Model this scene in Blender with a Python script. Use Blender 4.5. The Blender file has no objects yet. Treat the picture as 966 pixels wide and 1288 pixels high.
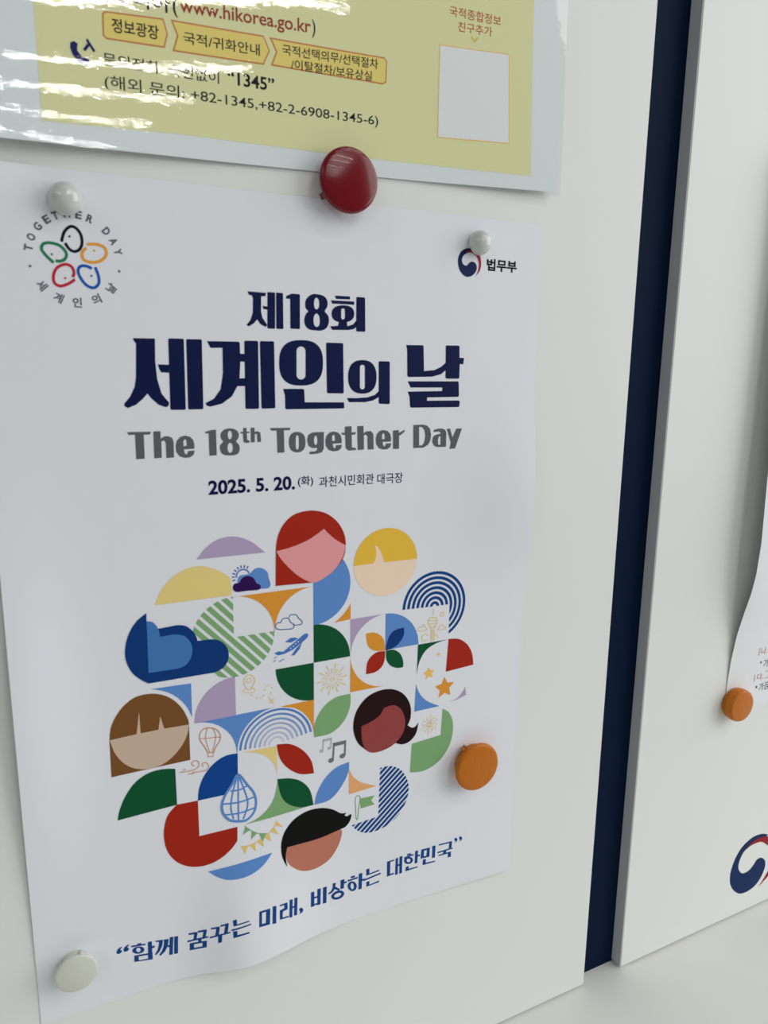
import bpy, bmesh, math, random
from mathutils import Vector, Matrix
from mathutils.geometry import tessellate_polygon

# ------------------------------------------------------------------ camera, world, lights, exposure
SC = bpy.context.scene
COL = SC.collection
EYE_Z = 1.2314            # camera height; the counter below the boards is at 0.90 m
EYE_D = 0.262             # camera distance from the face of the boards
yaw, pitch, roll = 0.47082674, -0.19514458, 0.01357193
fwd = Vector((math.sin(yaw) * math.cos(pitch), math.cos(yaw) * math.cos(pitch), math.sin(pitch)))
right0 = Vector((math.cos(yaw), -math.sin(yaw), 0))
up0 = right0.cross(fwd)
rgt = math.cos(roll) * right0 + math.sin(roll) * up0
upv = -math.sin(roll) * right0 + math.cos(roll) * up0
cam_data = bpy.data.cameras.new('camera')
cam = bpy.data.objects.new('camera', cam_data)
COL.objects.link(cam)
cam.matrix_world = Matrix(((rgt.x, upv.x, -fwd.x, 0), (rgt.y, upv.y, -fwd.y, -EYE_D),
                           (rgt.z, upv.z, -fwd.z, EYE_Z), (0, 0, 0, 1)))
cam_data.sensor_fit = 'VERTICAL'
cam_data.sensor_height = 36.0
cam_data.lens = 940.0 / 1288.0 * 36.0
cam_data.clip_start = 0.01
cam_data.dof.use_dof = True
cam_data.dof.focus_distance = 0.350
cam_data.dof.aperture_fstop = 20.0
SC.camera = cam

SC.view_settings.view_transform = 'Standard'
SC.view_settings.look = 'None'
SC.view_settings.gamma = 1.0
SC.view_settings.use_curve_mapping = False
SC.view_settings.exposure = -0.82

world = bpy.data.worlds.new('room_light')
SC.world = world
world.use_nodes = True
world.node_tree.nodes['Background'].inputs['Color'].default_value = (0.93, 0.97, 1.0, 1)
world.node_tree.nodes['Background'].inputs['Strength'].default_value = WORLD_STRENGTH = 0.27

def tube_light(x0, x1, y, z=EYE_Z + 1.35, power=9.0, width=0.022):
    """one linear ceiling luminaire of the office, parallel to the boards"""
    ld = bpy.data.lights.new('ceiling_tube', 'AREA')
    ld.shape = 'RECTANGLE'
    ld.size = x1 - x0
    ld.size_y = width
    ld.energy = power
    ld.color = (1.0, 0.99, 0.965)
    lo = bpy.data.objects.new('ceiling_tube', ld)
    lo.location = ((x0 + x1) / 2, y, z)
    COL.objects.link(lo)
TUBE_ROWS = [-0.95, -1.6, -2.3, -2.69, -3.33, -3.79, -4.31, -4.97]
for ty in TUBE_ROWS:
    for tx in (-2.3, 0.42):
        tube_light(tx, tx + 0.9, ty, power=7.6)

# unseen area light added at the right so the boards darken leftwards
wl = bpy.data.lights.new('right_side_fill', 'AREA')
wl.shape = 'RECTANGLE'; wl.size = 1.5; wl.size_y = 1.6; wl.energy = 40.0; wl.color = (0.97, 0.985, 1.0)
wo = bpy.data.objects.new('right_side_fill', wl)
COL.objects.link(wo)
wo.location = (1.75, -0.85, EYE_Z + 0.45)
wo.rotation_euler = (Vector((0.1, 0.0, EYE_Z - 0.1)) - Vector(wo.location)).to_track_quat('-Z', 'Y').to_euler()

# ------------------------------------------------------------------ colour and materials
PAPER_SRGB = (201, 204, 210)
PAPER_ALB = (0.80, 0.815, 0.86)
def lin(c):
    c = c / 255.0
    return c / 12.92 if c <= 0.04045 else ((c + 0.055) / 1.055) ** 2.4
def ink(rgb):
    """albedo of a print whose photographed colour sits beside the photographed paper white"""
    return tuple(max(0.0006, lin(c) - 0.006) / lin(w) * a for c, w, a in zip(rgb, PAPER_SRGB, PAPER_ALB))
def mat(name, color, rough=0.5, spec=0.5, coat=0.0, coat_rough=0.05, bump=None, tint=None, sheen=0):
    m = bpy.data.materials.new(name)
    m.use_nodes = True
    nt = m.node_tree
    b = nt.nodes['Principled BSDF']
    b.inputs['Base Color'].default_value = (*color, 1)
    b.inputs['Roughness'].default_value = rough
    b.inputs['Specular IOR Level'].default_value = spec
    b.inputs['Coat Weight'].default_value = coat
    b.inputs['Coat Roughness'].default_value = coat_rough
    if bump or tint:
        tc = nt.nodes.new('ShaderNodeTexCoord')
    if bump:
        scale, strength, dist = bump
        no = nt.nodes.new('ShaderNodeTexNoise')
        no.inputs['Scale'].default_value = scale
        no.inputs['Detail'].default_value = 4
        bp = nt.nodes.new('ShaderNodeBump')
        bp.inputs['Strength'].default_value = strength
        bp.inputs['Distance'].default_value = dist
        nt.links.new(tc.outputs['Object'], no.inputs['Vector'])
        nt.links.new(no.outputs['Fac'], bp.inputs['Height'])
        nt.links.new(bp.outputs['Normal'], b.inputs['Normal'])
    if tint:
        scale, amt = tint
        no = nt.nodes.new('ShaderNodeTexNoise')
        no.inputs['Scale'].default_value = scale
        no.inputs['Detail'].default_value = 6
        mx = nt.nodes.new('ShaderNodeMix'); mx.data_type = 'RGBA'
        mx.inputs[6].default_value = (*color, 1)
        mx.inputs[7].default_value = (*[c * (1 - amt) for c in color], 1)
        nt.links.new(tc.outputs['Object'], no.inputs['Vector'])
        nt.links.new(no.outputs['Fac'], mx.inputs[0])
        nt.links.new(mx.outputs[2], b.inputs['Base Color'])
    return m

INK = dict(navy=(2, 26, 62), red=(146, 38, 26), green=(6, 74, 46), sage=(113, 152, 106), orange=(196, 133, 50),
    cobalt=(84, 125, 184), cobalt2=(70, 105, 165), lilac=(158, 143, 172), deep_blue=(4, 52, 108), straw=(205, 186, 120),
    straw2=(203, 176, 104), steel_blue=(60, 108, 164), plum=(46, 16, 74), rose=(204, 140, 142), skin=(216, 194, 172),
    gold=(206, 168, 62), ring_blue=(14, 62, 120), tan=(205, 182, 122), tan2=(214, 172, 92), plane_blue=(66, 106, 170),
    navy2=(60, 88, 140), umber=(36, 20, 22), maroon=(132, 62, 60), apricot=(206, 152, 104), clay=(166, 106, 88),
    ink=(3, 7, 14), ink2=(24, 24, 34), green2=(34, 112, 78), amber=(204, 142, 54), crimson=(170, 42, 56),
    blue3=(26, 78, 160), letter_grey=(84, 88, 98), grey2=(100, 106, 112), grey3=(158, 162, 168), brown=(108, 72, 40),
    beige=(180, 161, 143), copper=(178, 130, 100), royal=(2, 62, 128), emblem_navy=(24, 36, 72),
    emblem_red=(142, 38, 54), title_grey=(84, 87, 92), date_navy=(16, 22, 62), slogan_blue=(26, 62, 118), white=(200, 203, 209),
    rain0=(72, 112, 176), rain1=(94, 126, 180), rain2=(116, 140, 184), rain3=(136, 152, 188), rain4=(150, 162, 192),
    rain5=(162, 172, 196), rain6=(176, 182, 200),
    text_black=(18, 20, 30), board_navy=(16, 40, 80), board_red=(128, 34, 40), text_red=(146, 62, 44), kakao_red=(176, 84, 58), pale_yellow=(211, 211, 164), sheet_white=(210, 217, 219),
    button=(218, 200, 118), button_rim=(190, 120, 70), card=(216, 219, 220), card_rim=(222, 190, 120), chevron=(206, 180, 90),
    phone=(30, 34, 92), notice_grey=(160, 150, 146), notice_red=(172, 108, 108), notice_black=(70, 78, 78))
_mats = {}
def ink_mat(key, gloss=False):
    k = (key, gloss)
    if k not in _mats:
        _mats[k] = mat('print_' + key, ink(INK[key]), rough=0.6, spec=0.15)
    return _mats[k]

M_BOARD = mat('board_white', (0.795, 0.81, 0.775), 0.42, 0.35, bump=(900, 0.04, 0.0003), tint=(9, 0.02))
M_EDGE = mat('board_edge_grey', (0.50, 0.515, 0.545), 0.5)
M_NAVY = mat('navy_strip', (0.0012, 0.009, 0.031), 0.6, 0.06)
M_WALL = mat('wall_paint', (0.75, 0.75, 0.72), 0.8)
M_COUNTER = mat('counter_laminate', (0.74, 0.745, 0.705), 0.5, 0.4, bump=(500, 0.05, 0.0004), tint=(30, 0.04))
M_PAPER = mat('poster_paper', PAPER_ALB, 0.5, 0.25, bump=(60, 0.25, 0.0006))
M_NOTICE = mat('notice_paper', (0.80, 0.82, 0.84), 0.55, 0.3)
M_SHEET = ink_mat('sheet_white')
M_REDP = mat('red_plastic', (0.17, 0.002, 0.008), 0.18, 0.35, coat=0.2, coat_rough=0.04)
M_ORANGE = mat('orange_plastic', (0.52, 0.145, 0.004), 0.4, 0.3, bump=(260, 0.35, 0.0008))
M_WHITEP = mat('white_plastic', (0.60, 0.61, 0.58), 0.16, 0.5, coat=0.4)
M_WHITEQ = mat('ivory_plastic', (0.64, 0.65, 0.57), 0.32, 0.5)
M_STEEL = mat('magnet_core', (0.05, 0.05, 0.055), 0.5)

def film_mat():
    m = bpy.data.materials.new('laminating_film'); m.use_nodes = True
    nt = m.node_tree; nt.nodes.clear()
    out = nt.nodes.new('ShaderNodeOutputMaterial')
    mix = nt.nodes.new('ShaderNodeMixShader')
    tr = nt.nodes.new('ShaderNodeBsdfTransparent'); tr.inputs[0].default_value = (0.96, 0.97, 0.97, 1)
    gl = nt.nodes.new('ShaderNodeBsdfGlossy'); gl.inputs['Roughness'].default_value = 0.008
    lw = nt.nodes.new('ShaderNodeLayerWeight'); lw.inputs['Blend'].default_value = 0.5
    pw = nt.nodes.new('ShaderNodeMath'); pw.operation = 'POWER'; pw.inputs[1].default_value = 5.0
    fr = nt.nodes.new('ShaderNodeMath'); fr.operation = 'MULTIPLY_ADD'; fr.inputs[1].default_value = 0.95; fr.inputs[2].default_value = 0.06
    nt.links.new(lw.outputs['Facing'], pw.inputs[0]); nt.links.new(pw.outputs[0], fr.inputs[0])
    tc = nt.nodes.new('ShaderNodeTexCoord')
    mp = nt.nodes.new('ShaderNodeMapping'); mp.inputs['Scale'].default_value = (0.55, 1, 1.0)
    n1 = nt.nodes.new('ShaderNodeTexNoise'); n1.inputs['Scale'].default_value = 620; n1.inputs['Detail'].default_value = 3
    n2 = nt.nodes.new('ShaderNodeTexNoise'); n2.inputs['Scale'].default_value = 70; n2.inputs['Detail'].default_value = 2
    b1 = nt.nodes.new('ShaderNodeBump'); b1.inputs['Strength'].default_value = 1.0; b1.inputs['Distance'].default_value = FILM_FINE
    b2 = nt.nodes.new('ShaderNodeBump'); b2.inputs['Strength'].default_value = 1.0; b2.inputs['Distance'].default_value = FILM_WAVE
    L = nt.links.new
    L(tc.outputs['Object'], mp.inputs[0]); L(mp.outputs[0], n1.inputs['Vector']); L(mp.outputs[0], n2.inputs['Vector'])
    L(n1.outputs['Fac'], b1.inputs['Height']); L(n2.outputs['Fac'], b2.inputs['Height']); L(b1.outputs[0], b2.inputs['Normal'])
    L(b2.outputs[0], gl.inputs['Normal']); L(b2.outputs[0], lw.inputs['Normal'])
    L(fr.outputs[0], mix.inputs[0]); L(tr.outputs[0], mix.inputs[1]); L(gl.outputs[0], mix.inputs[2]); L(mix.outputs[0], out.inputs[0])
    return m
FILM_FINE = 0.000008
FILM_WAVE = 0.000032
M_FILM = film_mat()

# ------------------------------------------------------------------ helpers
def P3(X, Z, lift=0.0):
    """board coordinates in millimetres (right, up, away from the board) to metres"""
    return Vector((X / 1000.0, -lift / 1000.0, EYE_Z + Z / 1000.0))
def link(name, me, parent=None):
    o = bpy.data.objects.new(name, me)
    COL.objects.link(o)
    if parent: o.parent = parent
    return o
def tag(o, label=None, cat=None, group=None, kind=None):
    if label: o['label'] = label
    if cat: o['category'] = cat
    if group: o['group'] = group
    if kind: o['kind'] = kind
    return o
def from_bm(name, bm, mats, parent=None, smooth=False):
    me = bpy.data.meshes.new(name)
    bmesh.ops.recalc_face_normals(bm, faces=bm.faces) if smooth != 'keep' else None
    bm.to_mesh(me); bm.free()
    for m in (mats if isinstance(mats, (list, tuple)) else [mats]): me.materials.append(m)
    if smooth:
        for p in me.polygons: p.use_smooth = True
    return link(name, me, parent)
def box(name, x0, x1, y0, y1, z0, z1, m, parent=None, bevel=0.0):
    bm = bmesh.new()
    bmesh.ops.create_cube(bm, size=1)
    for v in bm.verts:
        v.co = Vector(((x0 + x1) / 2 + v.co.x * (x1 - x0), (y0 + y1) / 2 + v.co.y * (y1 - y0), (z0 + z1) / 2 + v.co.z * (z1 - z0)))
    if bevel: bmesh.ops.bevel(bm, geom=bm.edges[:], offset=bevel, segments=3, affect='EDGES')
    return from_bm(name, bm, m, parent)

def G(t): return math.exp(-t * t)
def h_poster(X, Z):
    s = 17.0 if X < 73 else 26.0
    h = 0.3 + 6.0 * G((X - 73) / s) * G(max(0, Z + 240) / 45.0)
    h += 4.6 * G((Z + 56) / (30.0 if Z < -56 else 36.0)) * G((205 - X) / 32.0)
    h += 4.0 * G((Z + 120) / 55.0) * G((X + 5) / 17.0)
    h += 1.3 * G((Z + 240) / 25.0) * G((X - 205) / 40.0)
    h += 1.6 * G((X + 5) / 14.0) * G((Z - 57) / 16.0)
    return h
def h_laminate(X, Z):
    left = max(0.0, (112 - X) / 112.0); rt = max(0.0, (X - 122) / 90.0)
    e = 0.5 + 4.4 * (1 - math.cos(left * 2.2)) / 1.588 + 3.4 * (1 - math.cos(rt * 2.2)) / 1.588
    return 0.5 + (e - 0.5) * G(max(0, Z - 62) / 90.0)
def smooth01(t):
    t = min(1, max(0, t)); return t * t * (3 - 2 * t)
def h_notice(X, Z):
    tab = [(-191, .4), (-171, .5), (-158, 1.3), (-143, 3.2), (-130, 6.0), (-118, 8.9), (-107, 10.6), (-90, 11.5), (-50, 10.6), (20, 9), (110, 8)]
    e = tab[0][1]
    for (a, p), (b, q) in zip(tab, tab[1:]):
        if a <= Z <= b: e = p + (q - p) * (Z - a) / (b - a)
    return 0.4 + (e - 0.4) * G(max(0, X - 350) / 45.0)

def drape(bm, hfun, level, step=4.0):
    """cut a flat print on a fine grid and lay it on its sheet"""
    xs = [v.co.x for v in bm.verts]; zs = [v.co.y for v in bm.verts]
    for ax, lo, hi in ((0, min(xs), max(xs)), (1, min(zs), max(zs))):
        k = math.floor(lo / step) + 1
        while k * step < hi:
            co = Vector((k * step, 0, 0)) if ax == 0 else Vector((0, k * step, 0))
            no = Vector((1, 0, 0)) if ax == 0 else Vector((0, 1, 0))
            bmesh.ops.bisect_plane(bm, geom=bm.verts[:] + bm.edges[:] + bm.faces[:], plane_co=co, plane_no=no)
            k += 1
    for v in bm.verts:
        X, Z = v.co.x, v.co.y
        v.co = P3(X, Z, hfun(X, Z) + 0.05 + 0.035 * level)
def fill(bm, loops, mi=0):
    loops = [[Vector((p[0], p[1], 0)) for p in lp] for lp in loops]
    flatv = [v for lp in loops for v in lp]
    vs = [bm.verts.new(v) for v in flatv]
    for t in tessellate_polygon(loops):
        if len(set(t)) < 3: continue
        a, b, c = (flatv[i] for i in t)
        cr = (b - a).cross(c - a).z
        if abs(cr) < 1e-7: continue
        try: f = bm.faces.new([vs[i] for i in (t if cr > 0 else t[::-1])]); f.material_index = mi
        except ValueError: pass
def decal(name, layers, parent, hfun=h_poster, label=None):
    """layers: (ink, level, polygons), each polygon a list of loops in mm"""
    out = None; mats = []; total = bmesh.new()
    me = bpy.data.meshes.new(name)
    for c, lv, polys in layers:
        bm = bmesh.new()
        for loops in polys: fill(bm, loops, len(mats))
        mats.append(ink_mat(c))
        drape(bm, hfun, lv)
        tmp = bpy.data.meshes.new('tmp'); bm.to_mesh(tmp); bm.free()
        total.from_mesh(tmp); bpy.data.meshes.remove(tmp)
    # every print faces the room
    for f in total.faces:
        f.normal_update()
        if f.normal.y > 0: f.normal_flip()
    total.to_mesh(me); total.free()
    for m in mats: me.materials.append(m)
    o = link(name, me, parent)
    if label: o['label'] = label
    return o
def text_polys(body, bold=0.0, spacing=1.0, res=4):
    c = bpy.data.curves.new('t', 'FONT'); c.body = body; c.offset = bold; c.space_character = spacing; c.resolution_u = res
    c.fill_mode = 'FRONT'
    o = bpy.data.objects.new('t', c); COL.objects.link(o)
    bpy.context.view_layer.update()
    ev = o.evaluated_get(bpy.context.evaluated_depsgraph_get())
    m = ev.to_mesh()
    V = [(v.co.x, v.co.y) for v in m.vertices]; F = [tuple(p.vertices) for p in m.polygons]
    ev.to_mesh_clear(); bpy.data.objects.remove(o); bpy.data.curves.remove(c)
    return V, F
def lettering(name, pieces, parent, hfun=h_poster, level=1):
    """pieces: (ink, text, (x0, z0, x1, z1), dict(bold, slope, italic, rot, spacing)); the box is what the ink fills"""
    me = bpy.data.meshes.new(name); bm = bmesh.new(); mats = []
    for c, body, (x0, z0, x1, z1), kw in [(p[0], p[1], (p[2][0] + (dx if dx > 0 else 0), p[2][1], p[2][2] + (dx if dx < 0 else 0), p[2][3]), p[3])
            for p in pieces for dx in (p[3].get('heavy') or (0,))]:
        V, F = text_polys(body, kw.get('bold', 0.0), kw.get('spacing', 1.0))
        if not V: continue
        xa, xb = min(v[0] for v in V), max(v[0] for v in V); ya, yb = min(v[1] for v in V), max(v[1] for v in V)
        it, sl, rot = kw.get('italic', 0), kw.get('slope', 0), math.radians(kw.get('rot', 0))
        m = ink_mat(c)
        if m not in mats: mats.append(m)
        cx, cz = (x0 + x1) / 2, (z0 + z1) / 2; vs = []
        for vx, vy in V:
            s, t = (vx - xa) / (xb - xa), (vy - ya) / (yb - ya)
            x = x0 + (x1 - x0) * s; z = z0 + (z1 - z0) * t
            x += it * (z - cz); z += sl * (x - x0)
            if rot:
                dx, dz = x - cx, z - cz
                x, z = cx + dx * math.cos(rot) - dz * math.sin(rot), cz + dx * math.sin(rot) + dz * math.cos(rot)
            vs.append(bm.verts.new((x, z, 0)))
        for f in F:
            try: bm.faces.new([vs[i] for i in f]).material_index = mats.index(m)
            except ValueError: pass
    drape(bm, hfun, level)
    for f in bm.faces:
        f.normal_update()
        if f.normal.y > 0: f.normal_flip()
    bm.to_mesh(me); bm.free()
    for m in mats: me.materials.append(m)
    return link(name, me, parent)
def sheet(name, corners, hfun, m, nx, nz, thick=0.12, extra=0.0, parent=None, back=True):
    """a sheet of paper: corners TL, TR, BR, BL in board mm; a grid on both faces"""
    TL, TR, BR, BL = corners
    bm = bmesh.new(); rows = []
    for side in (0, 1):
        g = []
        for j in range(nz + 1):
            r = []
            for i in range(nx + 1):
                s, t = i / nx, j / nz
                X = (TL[0] * (1 - s) + TR[0] * s) * (1 - t) + (BL[0] * (1 - s) + BR[0] * s) * t
                Z = (TL[1] * (1 - s) + TR[1] * s) * (1 - t) + (BL[1] * (1 - s) + BR[1] * s) * t
                r.append(bm.verts.new(P3(X, Z, hfun(X, Z) + extra - (thick if side else 0))))
            g.append(r)
        rows.append(g)
    f, b = rows
    for j in range(nz):
        for i in range(nx):
            bm.faces.new((f[j][i], f[j + 1][i], f[j + 1][i + 1], f[j][i + 1]))
            if back: bm.faces.new((b[j][i], b[j][i + 1], b[j + 1][i + 1], b[j + 1][i]))
    if back:
        loop = [(0, i) for i in range(nx)] + [(j, nx) for j in range(nz)] + [(nz, i) for i in range(nx, 0, -1)] + [(j, 0) for j in range(nz, 0, -1)]
        F = [bm.verts.new(f[j][i].co) for j, i in loop]; K2 = [bm.verts.new(b[j][i].co) for j, i in loop]
        for k in range(len(loop)):
            n = (k + 1) % len(loop)
            bm.faces.new((F[k], F[n], K2[n], K2[k]))
    if not back: bmesh.ops.delete(bm, geom=[v for r in b for v in r], context='VERTS')
    me = bpy.data.meshes.new(name); bm.to_mesh(me); bm.free(); me.materials.append(m)
    for p in me.polygons: p.use_smooth = len(p.vertices) == 4 and abs(p.normal.y) > 0.5
    return link(name, me, parent)

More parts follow.
